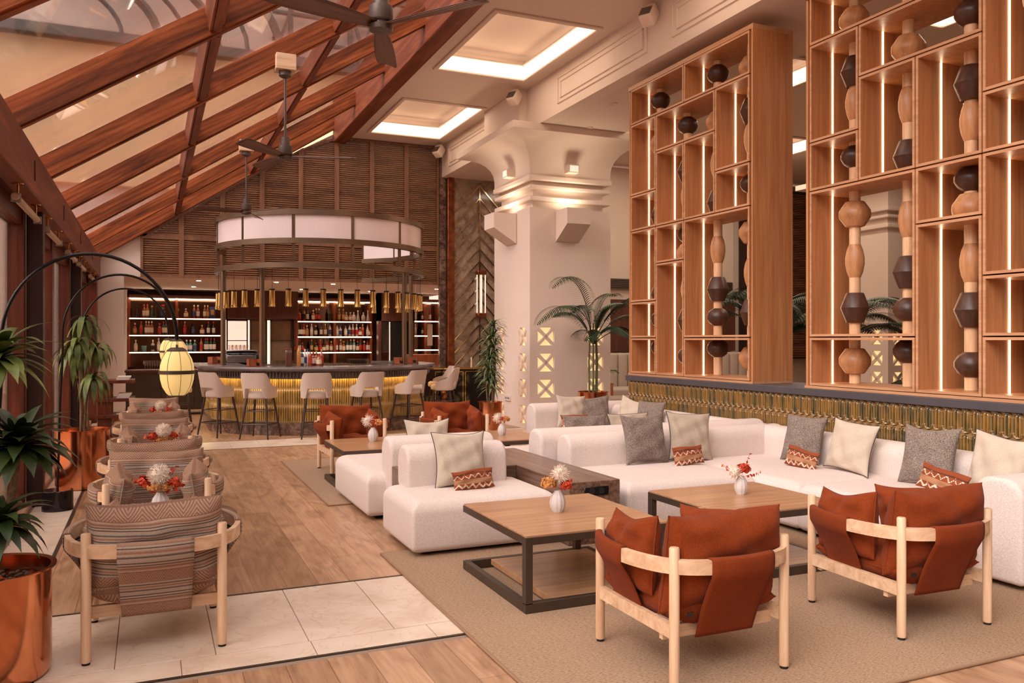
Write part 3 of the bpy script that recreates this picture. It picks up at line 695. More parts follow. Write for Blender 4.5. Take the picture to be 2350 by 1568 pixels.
# ================================================================ CEILING FANS
def fan(loc, lab, zhub, angs, ztop, blade_len=0.66):
    t = thing('ceiling_fan', lab, 'ceiling fan', loc, group='three-blade ceiling fans')
    b = MB(); b.box(-0.10, -0.09, ztop-0.08, 0.10, 0.09, ztop+0.08, 0.004, 1)
    b.build('mounting_block', 'ash_x', t, smooth=False)
    b = MB(); b.lathe([(0, ztop-0.075), (0.065, ztop-0.08), (0.062, ztop-0.13), (0.03, ztop-0.15), (0, ztop-0.15)], seg=20); b.build('canopy', 'fan_metal', t)
    b = MB(); b.cyl((0, 0), 0.013, zhub+0.1, ztop-0.13, 10); b.build('rod', 'fan_metal', t)
    b = MB(); b.lathe([(0, zhub+0.19), (0.045, zhub+0.19), (0.048, zhub+0.11), (0.07, zhub+0.10), (0.074, zhub+0.02), (0.07, zhub+0.012), (0.055, zhub+0.005), (0.055, zhub-0.005), (0.072, zhub-0.012), (0.068, zhub-0.04), (0, zhub-0.055)], seg=28); b.build('motor', 'fan_metal', t)
    for a in angs:
        b = MB()
        def f(u, v):
            x = 0.05+u*blade_len; w_ = (0.035+0.035*math.sin(min(1, u*1.3)*PI/2)) * (1 if u < 0.97 else 0.85)
            yy = (v-0.5)*2*w_; return Vector((x, yy, zhub+0.0+yy*0.28+0.006*math.sin(PI*v)))
        b.grid(f, 14, 4)
        def g(u, v): q = f(u, v); q.z -= 0.007; return q
        b.grid(g, 14, 4)
        o = b.build('blade', 'fan_wood', t); o.rotation_euler = (0, 0, R_(a))
        md = o.modifiers.new('s', 'SOLIDIFY'); md.thickness = 0.004
    return t
fan((1.25, 4.79, 0), 'ceiling fan nearest the camera, cut by the top edge', 3.37, (-53, -163, 72), 4.33)
fan((1.27, 8.715, 0), 'middle ceiling fan on a long rod in front of the louvred wall', 3.39, (-17, 106, -133), 4.34)
fan((1.30, 12.765, 0), 'farthest ceiling fan, its blades just above the round bar canopy', 3.40, (-53, 68, 187), 4.36)
# ================================================================ SPEAKERS AND DOWNLIGHTS
def speaker(loc, rz, lab, par_z=0):
    t = thing('wall_speaker', lab, 'speaker', loc, rz, group='white ceiling speakers')
    b = MB(); b.box(-0.09, -0.09, -0.12, 0.09, 0.09, 0.12, 0.03, 3, mat=Matrix.Rotation(R_(35), 4, 'Y')); b.build('housing', 'white_plastic', t)
    b = MB(); b.box(-0.095, -0.075, -0.10, -0.088, 0.075, 0.04, 0.004, 1, mat=Matrix.Rotation(R_(35), 4, 'Y')); b.build('grille', 'grey_metal', t)
    b = MB(); b.tube([(0.02, 0, 0.08), (0.08, 0, 0.16), (0.10, 0, 0.20)], 0.012, 8); b.build('bracket', 'white_plastic', t)
speaker((5.60, 8.6, 5.48), R_(30), 'white speaker up on the long beam nearest the camera')
speaker((5.45, 12.35, 5.46), R_(30), 'white speaker on the beam above the pillar capital')
speaker((5.55, 16.5, 5.46), R_(30), 'white speaker at the far corner above the louvred wall')
for i, (x, y) in enumerate([(6.25, 10.55), (6.6, 11.9), (6.6, 6.6)]):
    b = MB(); b.lathe([(0.0, -0.004), (0.045, -0.004), (0.055, -0.014), (0.06, 0.0)], (x, y, ZL), 20); o = b.build('downlight', 'white_plastic')
    tag(o, ['small recessed downlight beside the left screen top', 'small recessed downlight above the pillar capital', 'small recessed downlight behind the screens'][i], 'downlight', 'downlights in the low ceiling')
for i, (x, y) in enumerate([(0.9, 17.9), (2.4, 17.7), (3.6, 17.8), (5.2, 17.9), (0.9, 20), (3.3, 20), (5.0, 20.2), (6.2, 18.6)]):
    b = MB(); b.cyl((x, y), 0.045, 2.69, 2.70, 16); o = b.build('downlight', 'downlight'); l_ = add_light('downlight_lamp', 'SPOT', (x, y, 2.68), 60, (1, 0.82, 0.62), spot_size=R_(130), spot_blend=0.8, shadow_soft_size=0.05); l_.parent = o; tag(o, 'small lit soffit downlight over the back bar, '+['front row far left', 'front row left of centre', 'front row right of centre', 'front row far right', 'rear row left', 'rear row centre', 'rear row right', 'by the copper column'][i], 'downlight', 'soffit downlights over the bar')
# ================================================================ PILLARS
def lattice_face(b, g, w_, axis, z0, z1, cols, rows, sq, hh, th=0.055):
    """wall slab of width w_ (local x 0..w_) with pierced crosses; returns boxes in local (x, depth, z)"""
    xs = sorted({0, w_, *[c-sq/2 for c in cols], *[c+sq/2 for c in cols]}); zs = sorted({z0, z1, *[r-hh/2 for r in rows if r-hh/2 > z0], *[min(r+hh/2, z1) for r in rows]})
    for i in range(len(xs)-1):
        for j in range(len(zs)-1):
            cx, cz = (xs[i]+xs[i+1])/2, (zs[j]+zs[j+1])/2
            if any(abs(cx-c) < sq/2 for c in cols) and any(abs(cz-r) < hh/2 for r in rows): continue
            b.box(xs[i], 0, zs[j], xs[i+1], th, zs[j+1])
    for c in cols:
        for r in rows:
            a, d, e, f = c-sq/2, c+sq/2, r-hh/2, r+hh/2; t_ = 0.035
            if e < z0: continue
            b.prism([(a, 0, e), (a+t_, 0, e), (d, 0, f-t_), (d, 0, f), (d-t_, 0, f), (a, 0, e+t_)], (0, 0.05, 0))
            b.prism([(d, 0, e), (d, 0, e+t_), (a+t_, 0, f), (a, 0, f), (a, 0, f-t_), (d-t_, 0, e)], (0, 0.05, 0))
def pillar(loc, lab, S=1.55):
    t = thing('pillar', lab, 'pillar', loc, group='square lattice pillars')
    rows = [0.23, 0.675, 1.115, 1.555]; cols = [0.30, S-0.30]
    for k in range(4):
        b = MB(); lattice_face(b, None, S-0.055, 0, 0.0, 3.72, cols, rows, 0.31, 0.44*0.68)
        o = b.build('lattice_face', 'plaster', t, smooth=False)
        o.location = [(0, 0, 0), (S, 0, 0), (S, S, 0), (0, S, 0)][k]; o.rotation_euler = (0, 0, k*PI/2)
    b = MB(); b.box(0.062, 0.062, 0.0, S-0.062, S-0.062, 1.85); b.build('glowing_core', 'lattice_glow', t, smooth=False)
    b = MB()
    b.box(0.10, 0.10, 3.60, S-0.10, S-0.10, 4.25)
    for z0, z1, o_ in ((3.83, 3.91, 0.0), (4.04, 4.10, 0.0), (4.18, 4.26, 0.02)): b.box(-0.0-o_, -0.0-o_, z0, S+o_, S+o_, z1, 0.01, 1)
    b.build('stepped_band', 'plaster', t, smooth=False)
    # flared capital
    b = MB(); prof = [(0.0, 4.26), (0.0, 4.40), (0.015, 4.50), (0.06, 4.61), (0.13, 4.70), (0.22, 4.77), (0.34, 4.83), (0.46, 4.87)]
    for (o0, z0), (o1, z1) in zip(prof, prof[1:]):
        q = [(-o0, -o0, z0), (S+o0, -o0, z0), (S+o0, S+o0, z0), (-o0, S+o0, z0)]; r = [(-o1, -o1, z1), (S+o1, -o1, z1), (S+o1, S+o1, z1), (-o1, S+o1, z1)]
        for k in range(4): b.quad(q[k], q[(k+1) % 4], r[(k+1) % 4], r[k])
    b.box(-0.54, -0.54, 4.87, S+0.54, S+0.54, 4.984, 0.005, 1); b.box(-0.20, -0.02, 4.984, -0.061, S, 5.655)
    b.build('flared_capital', 'plaster', t, ang=30)
    return t
p1 = pillar((5.80, 12.5, 0), 'white square pillar with lit pierced crosses beside the palm')
# the near pillar's capital meets the low ceiling: keep it in front of the beam
p2 = dup(p1, (13.95, 12.5, 0), label='second white lattice pillar, seen through the right shelf screen')
def wedge(loc, rz, lab):
    t = thing('wedge_uplight', lab, 'wall lamp', loc, rz, group='wedge uplights on the pillar')
    b = MB(); b.prism([(-0.22, 0, 0), (-0.22, 0, 0.52), (-0.22, -0.42, 0.52), (-0.22, -0.42, 0.26)], (0.44, 0, 0)); b.build('shade', 'plaster', t, smooth=False)
    b = MB(); b.box(-0.16, -0.36, 0.505, 0.16, -0.06, 0.524); b.build('lamp', 'cove_led', t, smooth=False)
    l = add_light('wedge_lamp', 'AREA', (0, -0.2, 0.55), 4, (1, 0.82, 0.60), rot=(PI, 0, 0), shape='RECTANGLE', size=0.3, size_y=0.25); l.parent = t
wedge((6.50, 12.49, 3.16), 0, 'white wedge uplight on the front of the pillar')
wedge((5.79, 13.25, 3.16), -PI/2, 'white wedge uplight on the window side of the pillar')
for i, (loc, rz) in enumerate([((6.55, 12.44, 4.32), 0), ((5.745, 13.2, 4.32), -PI/2)]):
    t = thing('spot_lamp', ['small square spotlight on the pillar capital front', 'small square spotlight on the pillar capital side'][i], 'spotlight', loc, rz, group='capital spotlights')
    b = MB(); b.box(-0.10, -0.10, 0.0, 0.10, 0.06, 0.14, 0.004, 1); b.build('housing', 'white_plastic', t)
    b = MB(); b.box(-0.08, -0.105, 0.02, 0.08, -0.099, 0.12); b.build('lens', 'tube_lamp', t)
# wall socket on the pillar
b = MB(); b.box(5.775, 13.28, 0.42, 5.80, 13.52, 0.52, 0.004, 1); o = b.build('wall_socket', 'white_plastic'); tag(o, 'white double wall socket low on the pillar side', 'socket')
b = MB()
for k in range(3): b.cyl((5.774, 13.33+0.07*k), 0.0, 0.45, 0.46)
for k in range(3): b.tube([(5.777, 13.33+0.07*k, 0.47), (5.773, 13.33+0.07*k, 0.47)], 0.018, 10)
b.build('socket_hole', 'black_matte', o)
# ================================================================ TILED BENCH WALL
TY0, TY1 = 2.6, 9.36
t = thing('tiled_half_wall', 'low wall of amber and green arched glazed tiles behind the sofas', 'tiled wall', (5.80, 0, 0))
b = MB(); b.box(0.0, TY0, 0, 0.62, TY1, 0.965); b.build('core', 'slate', t, smooth=False)
b = MB(); b.box(-0.05, TY0, 0.965, 0.68, TY1+0.04, 1.035, 0.006, 1); b.build('capping', 'slate', t, smooth=False)
def tiles(name, fnpos, nT, nR, nu, nv, tw, th, depth, mat, parent, seed=1, style='arch'):
    """relief field of nT x nR tiles; fnpos(s, z, d) -> world"""
    rnd = random.Random(seed); W, Hh = nT*nu+1, nR*nv+1
    verts = np.zeros((W, Hh, 3)); tl = np.zeros((W, Hh)); rm = np.zeros((W, Hh)); col = [[rnd.random() for _ in range(nR+1)] for _ in range(nT+1)]
    for i in range(W):
        for j in range(Hh):
            u = (i % nu)/nu; v = (j % nv)/nv; vv = min(v, 1-v)*th; uu = (0.5-abs(u-0.5))*tw; x = abs(u-0.5)*tw; rim = 0.0; g = 0.0
            if style == 'arch':
                cap = tw*0.62
                inner = tw*0.5-math.hypot(x, (cap-vv)*0.80) if vv < cap else uu
                if inner < tw*0.015: d = -0.008; rim = 0.55
                elif inner < tw*0.11: d = 0.012; rim = 1.0
                else:
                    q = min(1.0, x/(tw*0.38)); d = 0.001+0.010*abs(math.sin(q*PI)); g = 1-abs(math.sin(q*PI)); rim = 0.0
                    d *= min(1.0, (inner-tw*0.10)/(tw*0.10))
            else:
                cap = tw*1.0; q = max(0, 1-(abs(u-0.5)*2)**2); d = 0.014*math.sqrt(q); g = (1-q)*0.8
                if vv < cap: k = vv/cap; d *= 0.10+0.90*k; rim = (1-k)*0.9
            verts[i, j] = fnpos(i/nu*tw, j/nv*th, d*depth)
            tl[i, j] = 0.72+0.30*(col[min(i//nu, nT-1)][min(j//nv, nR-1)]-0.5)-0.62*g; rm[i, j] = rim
    idx = (np.arange(W-1)[:, None]*Hh+np.arange(Hh-1)[None, :]).ravel()
    faces = np.stack([idx, idx+Hh, idx+Hh+1, idx+1], 1).tolist()
    me = bpy.data.meshes.new(name); me.from_pydata(verts.reshape(-1, 3).tolist(), [], faces)
    for nm, arr in (('tile', tl), ('rim', rm)):
        at = me.attributes.new(nm, 'FLOAT', 'POINT'); at.data.foreach_set('value', arr.ravel().astype(np.float32))
    me.polygons.foreach_set('use_smooth', [True]*len(me.polygons)); me.set_sharp_from_angle(angle=R_(60))
    me.materials.append(M[mat]); o = bpy.data.objects.new(name, me); C.objects.link(o); o.parent = parent; return o
nT = int((TY1-TY0)/0.084)
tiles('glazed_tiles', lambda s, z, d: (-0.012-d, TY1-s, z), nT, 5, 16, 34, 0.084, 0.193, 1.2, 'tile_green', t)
# ================================================================ SHELF SCREENS
U = 0.465; Z0 = 1.06
COLS1 = [9.34, 8.75, 8.16, 7.57, 6.98]; COLS2 = [6.12, 5.52, 4.92, 4.32, 3.72, 3.12]
BOX1 = [(0, 1, 0, 1), (0, 1, 1, 2), (0, 1, 2, 4), (0, 1, 4, 5), (0, 1, 5, 7), (0, 2, 7, 8), (1, 2, 0, 3), (1, 2, 3, 4), (1, 2, 4, 6), (1, 3, 6, 7), (2, 4, 0, 1), (2, 4, 1, 4), (2, 3, 4, 6), (2, 4, 7, 8), (3, 4, 4, 5), (3, 4, 5, 7)]
BOX2 = [(0, 2, 0, 1), (0, 2, 1, 4), (0, 1, 4, 5), (0, 1, 5, 7), (0, 2, 7, 8), (1, 2, 4, 6), (1, 3, 6, 7), (2, 3, 0, 3), (2, 3, 3, 4), (2, 3, 4, 6), (2, 4, 7, 8), (3, 4, 0, 1), (3, 4, 1, 2), (3, 4, 2, 4), (3, 4, 4, 5), (3, 4, 5, 7), (4, 5, 0, 1), (4, 5, 1, 4), (4, 5, 4, 6), (4, 5, 6, 8)]
XD0, XD1 = 5.80, 6.33
def screen(cols, boxes, lab):
    t = thing('shelf_screen', lab, 'shelf screen', (0, 0, 0), group='tall wooden shelf screens')
    ya, yb = cols[-1]-0.025, cols[0]+0.025
    b = MB(); e = 0.012
    b.box(XD0+0.01, yb, Z0-0.001, XD1, yb+0.03, Z0+8*U-0.001); b.build('side_panel', 'screen_wood', t, smooth=False)
    b = MB(); b.box(XD0-0.005, ya-0.03, Z0-0.001, XD1, ya, Z0+8*U-0.001); b.build('side_panel', 'screen_wood', t, smooth=False)
    b = MB(); b.box(XD0-0.005, ya-0.03, Z0+8*U, XD1, yb+0.03, Z0+8*U+0.05); b.build('top_board', 'screen_edge', t, smooth=False)
    b = MB(); b.box(XD0-0.01, ya-0.03, Z0-0.024, XD1, yb+0.03, Z0-0.0)
    b.build('plinth', 'screen_edge', t, smooth=False)
    for (c0, c1, r0, r1) in boxes:
        y1, y0 = cols[c0]-0.006, cols[c1]+0.006; z0, z1 = Z0+r0*U+0.006, Z0+r1*U-0.006; h = 0.022
        b = MB()
        b.box(XD0+0.004, y1-h, z0, XD1, y1, z1); b.box(XD0+0.004, y0, z0, XD1, y0+h, z1)
        b.box(XD0+0.004, y0+h, z0, XD1, y1-h, z0+h); b.box(XD0+0.004, y0+h, z1-h, XD1, y1-h, z1)
        o = b.build('shelf_box', 'screen_wood', t, smooth=False)
        e = MB()
        for a in ((y1-h, z0, y1, z1), (y0, z0, y0+h, z1), (y0+h, z0, y1-h, z0+h), (y0+h, z1-h, y1-h, z1)): e.box(XD0-0.004, a[0], a[1], XD0+0.004, a[2], a[3])
        e.build('edging', 'screen_edge', o, smooth=False)
        s = MB(); s.box(6.058, y1-h-0.006, z0+h, 6.069, y1-h+0.001, z1-h); s.build('light_strip', 'led_warm', o, smooth=False)
    return t
screen(COLS1, BOX1, 'left tall shelf screen of lit oak boxes on the tiled half wall')
screen(COLS2, BOX2, 'right tall shelf screen of lit oak boxes, cut by the right edge')
BEADS = {'ball': ([(0, -0.105), (0.06, -0.10), (0.10, -0.068), (0.125, -0.02), (0.125, 0.02), (0.10, 0.068), (0.06, 0.10), (0, 0.105)], 'bead_dark'),
         'hex': ([(0, -0.14), (0.075, -0.14), (0.08, -0.135), (0.128, 0.0), (0.08, 0.135), (0.075, 0.14), (0, 0.14)], 'bead_dark'),
         'oct': ([(0, -0.12), (0.07, -0.12), (0.085, -0.115), (0.138, -0.035), (0.142, 0.0), (0.138, 0.035), (0.085, 0.115), (0.07, 0.12), (0, 0.12)], 'bead_light'),
         'elong': ([(0, -0.155), (0.052, -0.155), (0.072, -0.10), (0.085, -0.03), (0.085, 0.03), (0.072, 0.10), (0.052, 0.155), (0, 0.155)], 'bead_light')}
PA = [('oct', 4.50), ('hex', 4.02), ('elong', 3.72), ('ball', 3.22), ('oct', 2.68), ('elong', 2.24), ('hex', 1.80), ('oct', 1.30)]
PB = [('ball', 4.60), ('oct', 4.04), ('elong', 3.55), ('hex', 3.10), ('elong', 2.55), ('hex', 2.09), ('ball', 1.765), ('ball', 1.40)]
PC = [('ball', 4.14), ('hex', 3.57), ('elong', 3.26), ('ball', 2.80), ('oct', 2.56), ('elong', 2.12), ('hex', 1.74), ('ball', 1.30)]
BM = {}
def bead_mesh(k):
    if k not in BM:
        b = MB(); b.lathe(BEADS[k][0], seg=32); o = b.build('bead', BEADS[k][1], ang=28); BM[k] = o.data; bpy.data.objects.remove(o)
    return BM[k]
TOT = [(COLS1, [PB, PC, PB, PA], 'left'), (COLS2, [PA, PB, PC, PB, PA], 'right')]
for cols, pats, side in TOT:
    for i, p in enumerate(pats):
        y = (cols[i]+cols[i+1])/2; zt = Z0+8*U
        t = thing('bead_totem', '%s turned wooden bead totem from the left inside the %s shelf screen' % (['first', 'second', 'third', 'fourth', 'fifth'][i], side), 'totem', (6.07, y, Z0), group='bead totems in the shelf screens')
        b = MB()
        # the pole runs between the shelf boards
        b.cyl((0, 0), 0.05, 0.03, 8*U-0.03, 18); b.build('pole', 'pole_wood', t)
        for k, z in p:
            o = bpy.data.objects.new('bead', bead_mesh(k)); C.objects.link(o); o.parent = t; o.location = (0, 0, z-Z0)
# ================================================================ BAR COUNTER
BC = (2.75, 15.0)
def bar_path(R, xl, xr, a0=196, a1=352, ye=16.4, n=44):
    """left return, front arc, right return"""
    pts = []
    a0r, a1r = R_(a0), R_(a1)
    P0 = (BC[0]+R*math.cos(a0r), BC[1]+R*math.sin(a0r)); P1 = (BC[0]+R*math.cos(a1r), BC[1]+R*math.sin(a1r))
    pts.append((P0[0]-0.0, ye)); 
    for i in range(n+1):
        a = a0r+(a1r-a0r)*i/n; pts.append((BC[0]+R*math.cos(a), BC[1]+R*math.sin(a)))
    pts.append((P1[0]+0.0, ye)); return pts
def offset_path(pts, d):
    out = []
    for i, p in enumerate(pts):
        a = Vector(pts[max(i-1, 0)]); c = Vector(pts[min(i+1, len(pts)-1)])
        if 0 < i < len(pts)-1:
            t1 = (Vector(p)-a).normalized(); t2 = (c-Vector(p)).normalized(); n1 = Vector((t1.y, -t1.x)); n2 = Vector((t2.y, -t2.x)); n_ = (n1+n2).normalized(); k = d/max(0.4, n_.dot(n1))
        else:
            t_ = (c-a).normalized(); n_ = Vector((t_.y, -t_.x)); k = d
        out.append((p[0]+n_.x*k, p[1]+n_.y*k))
    return out
bp = bar_path(1.90, 0, 0)
def sweep(prof, name, mat, parent, pth=bp, ang=35):
    """prof: list of (outward offset, z) closed loop"""
    b = MB(); rows = [[b.bm.verts.new((q[0], q[1], z)) for q in offset_path(pth, d)] for d, z in prof]
    n = len(prof)
    for k in range(n):
        A, B = rows[k], rows[(k+1) % n]
        for i in range(len(A)-1): b.bm.faces.new([A[i], A[i+1], B[i+1], B[i]])
    b.bm.faces.new([r[0] for r in rows]); b.bm.faces.new([r[-1] for r in rows][::-1])
    return b.build(name, mat, parent, ang=ang)
bar = thing('bar_counter', 'round bar counter with glowing gold tiles, dark moulded top and marble plinth', 'bar counter', (0, 0, 0))
sweep([(0.03, 0), (0.03, 0.20), (-0.10, 0.20), (-0.10, 0)], 'plinth', 'brown_marble', bar)
sweep([(-0.03, 0.20), (-0.03, 0.93), (-0.10, 0.93), (-0.10, 0.20)], 'core', 'black_matte', bar)
sweep([(0.10, 0.985), (0.17, 1.0), (0.215, 1.02), (0.225, 1.045), (0.20, 1.075), (-0.55, 1.075), (-0.55, 1.03), (0.0, 1.03), (0.0, 0.985)], 'counter_top', 'bar_top', bar)
# fluted apron
b = MB(); ap = offset_path(bp, 0.10)
cum = [0]
for i in range(len(ap)-1): cum.append(cum[-1]+math.dist(ap[i], ap[i+1]))
def at_len(pth, cum, s):
    for i in range(len(pth)-1):
        if s <= cum[i+1] or i == len(pth)-2:
            t_ = (s-cum[i])/(cum[i+1]-cum[i]); return (pth[i][0]+(pth[i+1][0]-pth[i][0])*t_, pth[i][1]+(pth[i+1][1]-pth[i][1])*t_)
NA = 170
for k in range(NA):
    x, y = at_len(ap, cum, (k+0.5)/NA*cum[-1]); b.tube([(x, y, 0.91), (x, y, 0.985)], [0.012, 0.019], 6)
b.build('fluted_apron', 'bar_top', bar)
sweep([(0.085, 0.885), (0.085, 0.99), (-0.03, 0.99), (-0.03, 0.905), (0.072, 0.905), (0.072, 0.885)], 'apron_board', 'bar_top', bar)
sweep([(0.06, 0.898), (0.06, 0.906), (0.03, 0.906), (0.03, 0.898)], 'light_strip', 'bar_glow', bar)
tp = offset_path(bp, -0.005); tcum = [0]
for i in range(len(tp)-1): tcum.append(tcum[-1]+math.dist(tp[i], tp[i+1]))
def tilepos(s, z, d):
    s = min(max(s, 0.0), tcum[-1]-1e-4)
    x, y = at_len(tp, tcum, s); x2, y2 = at_len(tp, tcum, min(s+0.02, tcum[-1])); x1, y1 = at_len(tp, tcum, max(s-0.02, 0))
    t_ = Vector((x2-x1, y2-y1)).normalized(); return (x+t_.y*d, y-t_.x*d, 0.20+z)
nt_ = int(tcum[-1]/0.036)
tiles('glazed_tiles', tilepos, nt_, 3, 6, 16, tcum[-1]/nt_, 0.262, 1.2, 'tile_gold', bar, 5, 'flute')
# return sections on both sides run back to the rear bar
b = MB(); b.bar([(0.62, 17.6, 1.03), (3.9, 17.6, 1.03)], 0.01, 0.01)
b.bm.free()
# ================================================================ BAR CANOPY
CC = (2.86, 15.15); CR = 1.80
cn = thing('bar_canopy', 'round bronze canopy frame with white panels above the bar', 'canopy', (0, 0, 0))
def arc(R, a0, a1, z, n=48): return [(CC[0]+R*math.cos(R_(a0+(a1-a0)*i/n)), CC[1]+R*math.sin(R_(a0+(a1-a0)*i/n)), z) for i in range(n+1)]
A0, A1 = -205, 5
TAIL = [(4.45, 16.0), (3.95, 16.55)]
def cpath(R, z): return arc(R, A0, A1, z)+[(TAIL[0][0], TAIL[0][1], z), (TAIL[1][0], TAIL[1][1], z)]
for nm, z, h in (('bottom_rail', 2.70, 0.085), ('middle_rail', 3.09, 0.085), ('top_rail', 3.55, 0.085)):
    b = MB(); b.bar(cpath(CR, z), 0.09, h); b.build(nm, 'bronze', cn)
for k in range(8):
    a = -205+k*30+0.0
    p = arc(CR, a, a, 0, 1)[0]
    b = MB(); b.box(p[0]-0.022, p[1]-0.022, 2.70, p[0]+0.022, p[1]+0.022, 3.58); b.build('mullion', 'bronze', cn, smooth=False)
for (x, y) in ((4.45, 16.0), (3.95, 16.55)):
    b = MB(); b.box(x-0.022, y-0.022, 2.70, x+0.022, y+0.022, 3.58); b.build('mullion', 'bronze', cn, smooth=False)
for k in range(7):
    b = MB(); P_ = arc(CR, -205+k*30+0.8, -205+(k+1)*30-0.8, 3.32, 10); b.bar(P_, 0.016, 0.40); b.build('white_panel', 'panel_white', cn)
b = MB(); b.bar([(4.62, 15.5, 3.32), (4.45, 16.0, 3.32), (3.95, 16.55, 3.32)], 0.016, 0.40); b.build('white_panel', 'panel_white', cn)
PP = [(1.10, 14.55), (1.75, 13.75), (4.02, 13.95), (4.38, 14.75)]
for i, (u_, D_) in enumerate(((512, 13.9), (601, 13.6), (928, 14.4), (943, 15.6))):
    a = (u_-1175)/F_PX; s_, c_ = math.sin(YAW), math.cos(YAW)
    x, y = D_*(s_+a*c_), D_*(c_-a*s_)
    b = MB(); b.cyl((x, y), 0.042, 1.076, 2.70, 16); b.lathe([(0.042, 1.076), (0.06, 1.077), (0.06, 1.09), (0.042, 1.10)], (x, y, 0), 16); b.build('post', 'bronze', cn)
# pendants hang from the canopy's bottom rail
pp = thing('pendant_lamp', 'x', 'pendant lamp', (0, 0, 0), group='brass cylinder pendants around the bar')
b = MB(); b.cyl((0, 0), 0.003, 0.29, 0.62, 6); b.build('cord', 'black_matte', pp)
b = MB(); b.lathe([(0.0, 0.285), (0.044, 0.285), (0.044, 0.262), (0, 0.262)], seg=20); b.build('cap', 'black_metal', pp)
b = MB(); b.lathe([(0.045, 0.262), (0.047, 0.05), (0.052, 0.02), (0.054, 0.0), (0.050, 0.0), (0.046, 0.03), (0.040, 0.255)], seg=24); b.build('shade', 'brass', pp)
b = MB(); b.lathe([(0.0, 0.02), (0.03, 0.02), (0.036, 0.06), (0.02, 0.09), (0, 0.10)], seg=14); b.build('bulb', 'pendant_glow', pp)
pl_ = []
nf = 23
ORDP = ['first', 'second', 'third', 'fourth', 'fifth', 'sixth', 'seventh', 'eighth', 'ninth', 'tenth', 'eleventh', 'twelfth', 'thirteenth', 'fourteenth', 'fifteenth', 'sixteenth', 'seventeenth', 'eighteenth', 'nineteenth', 'twentieth', 'twenty-first', 'twenty-second', 'twenty-third']
for i in range(nf):
    a = -198+i*(196/(nf-1)); q = arc(CR-0.02, a, a, 0, 1)[0]; pl_.append((q[0], q[1]))
for q in ((4.58, 15.6), (4.50, 15.86), (4.32, 16.14), (4.12, 16.36)): pl_.append(q)
names_p = ['farthest back on the left curve', 'second on the left curve', 'third on the left curve', 'beside the left bronze post', 'just right of the left bronze post', 'in front of the window hatch', 'left of the second bronze post', 'right of the second bronze post', 'over the middle of the bar', 'over the bottle cluster',
           'in front of the mid shelves', 'near the right end of the shelves', 'left of the right bronze posts', 'at the right bend', 'first on the inner return', 'second on the inner return', 'third on the inner return', 'last on the inner return']
for i, (x, y) in enumerate(pl_):
    o = pp if i == 0 else dup(pp)
    o.location = (x, y, 2.035); o['label'] = ('small brass cylinder pendant lamp, %s from the left along the front curve' % ORDP[i]) if i < nf else 'small brass cylinder pendant lamp, '+names_p[14+i-nf]
# ================================================================ BAR STOOLS
def make_stool():
    t = thing('bar_stool', 'x', 'bar stool', group='upholstered bar stools round the counter')
    b = MB()
    def seat(u, v):
        a = 2*PI*u; r = 0.19*(abs(math.cos(a))**2.6+abs(math.sin(a))**2.6)**(-1/2.6)
        return r, a
    pr = [(0.0, 0.60), (0.85, 0.60), (1.0, 0.62), (1.03, 0.655), (1.0, 0.69), (0.85, 0.71), (0.0, 0.72)]
    def f(u, v):
        k = v*(len(pr)-1); i = min(int(k), len(pr)-2); q = k-i; m_ = pr[i][0]*(1-q)+pr[i+1][0]*q; z = pr[i][1]*(1-q)+pr[i+1][1]*q
        r, a = seat(u, 0); return Vector((r*m_*math.cos(a), 0.02+r*m_*math.sin(a)*1.05, z))
    b.grid(f, 36, 12); b.build('seat', 'stool_fabric', t)
    # wrap-round shell: high back (at -y), arms sloping forward, opening above the seat at the back
    b = MB()
    def rim(a):        # a: angle from straight back, -1..1 over the wrap
        k = abs(a)
        if k < 0.36: return 1.0
        if k < 0.62: q = (k-0.36)/0.26; q = q*q*(3-2*q); return 1.0-0.20*q
        q = (k-0.62)/0.38; return 0.80-0.06*q*q
    def low(a):
        k = abs(a)
        if k < 0.28: return 0.765
        if k < 0.36: return 0.765-(k-0.28)/0.08*0.15
        return 0.615
    def sh(off):
        def g(u, v):
            a = (u-0.5)*2; th = -PI/2+a*R_(112); rr = 0.205+off
            z = low(a)+(rim(a)-low(a))*v
            lean = 0.10*max(0, (z-0.62))*(1.0 if abs(a) < 0.5 else 0.6)
            ex = 0.03*max(0, (z-0.6)/0.4)
            sq = (abs(math.cos(th))**3+abs(math.sin(th))**3)**(-1/3)
            return Vector(((rr+ex)*sq*math.cos(th), (rr+ex)*sq*math.sin(th)-lean+0.01, z))
        return g
    N_, K_ = 64, 8
    b.grid(sh(0.022), N_, K_); b.grid(sh(-0.012), N_, K_)
    g0, g1 = sh(0.022), sh(-0.012)
    for vv in (0, 1):
        for i in range(N_): b.quad(g0(i/N_, vv), g0((i+1)/N_, vv), g1((i+1)/N_, vv), g1(i/N_, vv))
    for uu in (0, 1):
        for j in range(K_): b.quad(g0(uu, j/K_), g0(uu, (j+1)/K_), g1(uu, (j+1)/K_), g1(uu, j/K_))
    b.build('backrest', 'stool_fabric', t, ang=60)
    for sx in (-1, 1):
        for sy in (-1, 1):
            b = MB(); b.tube([(sx*0.15, sy*0.14, 0.61), (sx*0.225, sy*0.225, 0.0)], [0.018, 0.012], 10); b.build('leg', 'stool_wood', t)
    b = MB()
    def at(z): return 0.15+0.075*(0.61-z)/0.61, 0.14+0.085*(0.61-z)/0.61
    for z, r in ((0.22, 0.011), (0.42, 0.008)):
        x, y = at(z); P_ = [(-x, -y, z), (x, -y, z), (x, y, z), (-x, y, z)]
        for i in range(4): b.tube([P_[i], P_[(i+1) % 4]], r, 8)
    b.build('footrest', 'stool_wood', t); return t
st = make_stool()
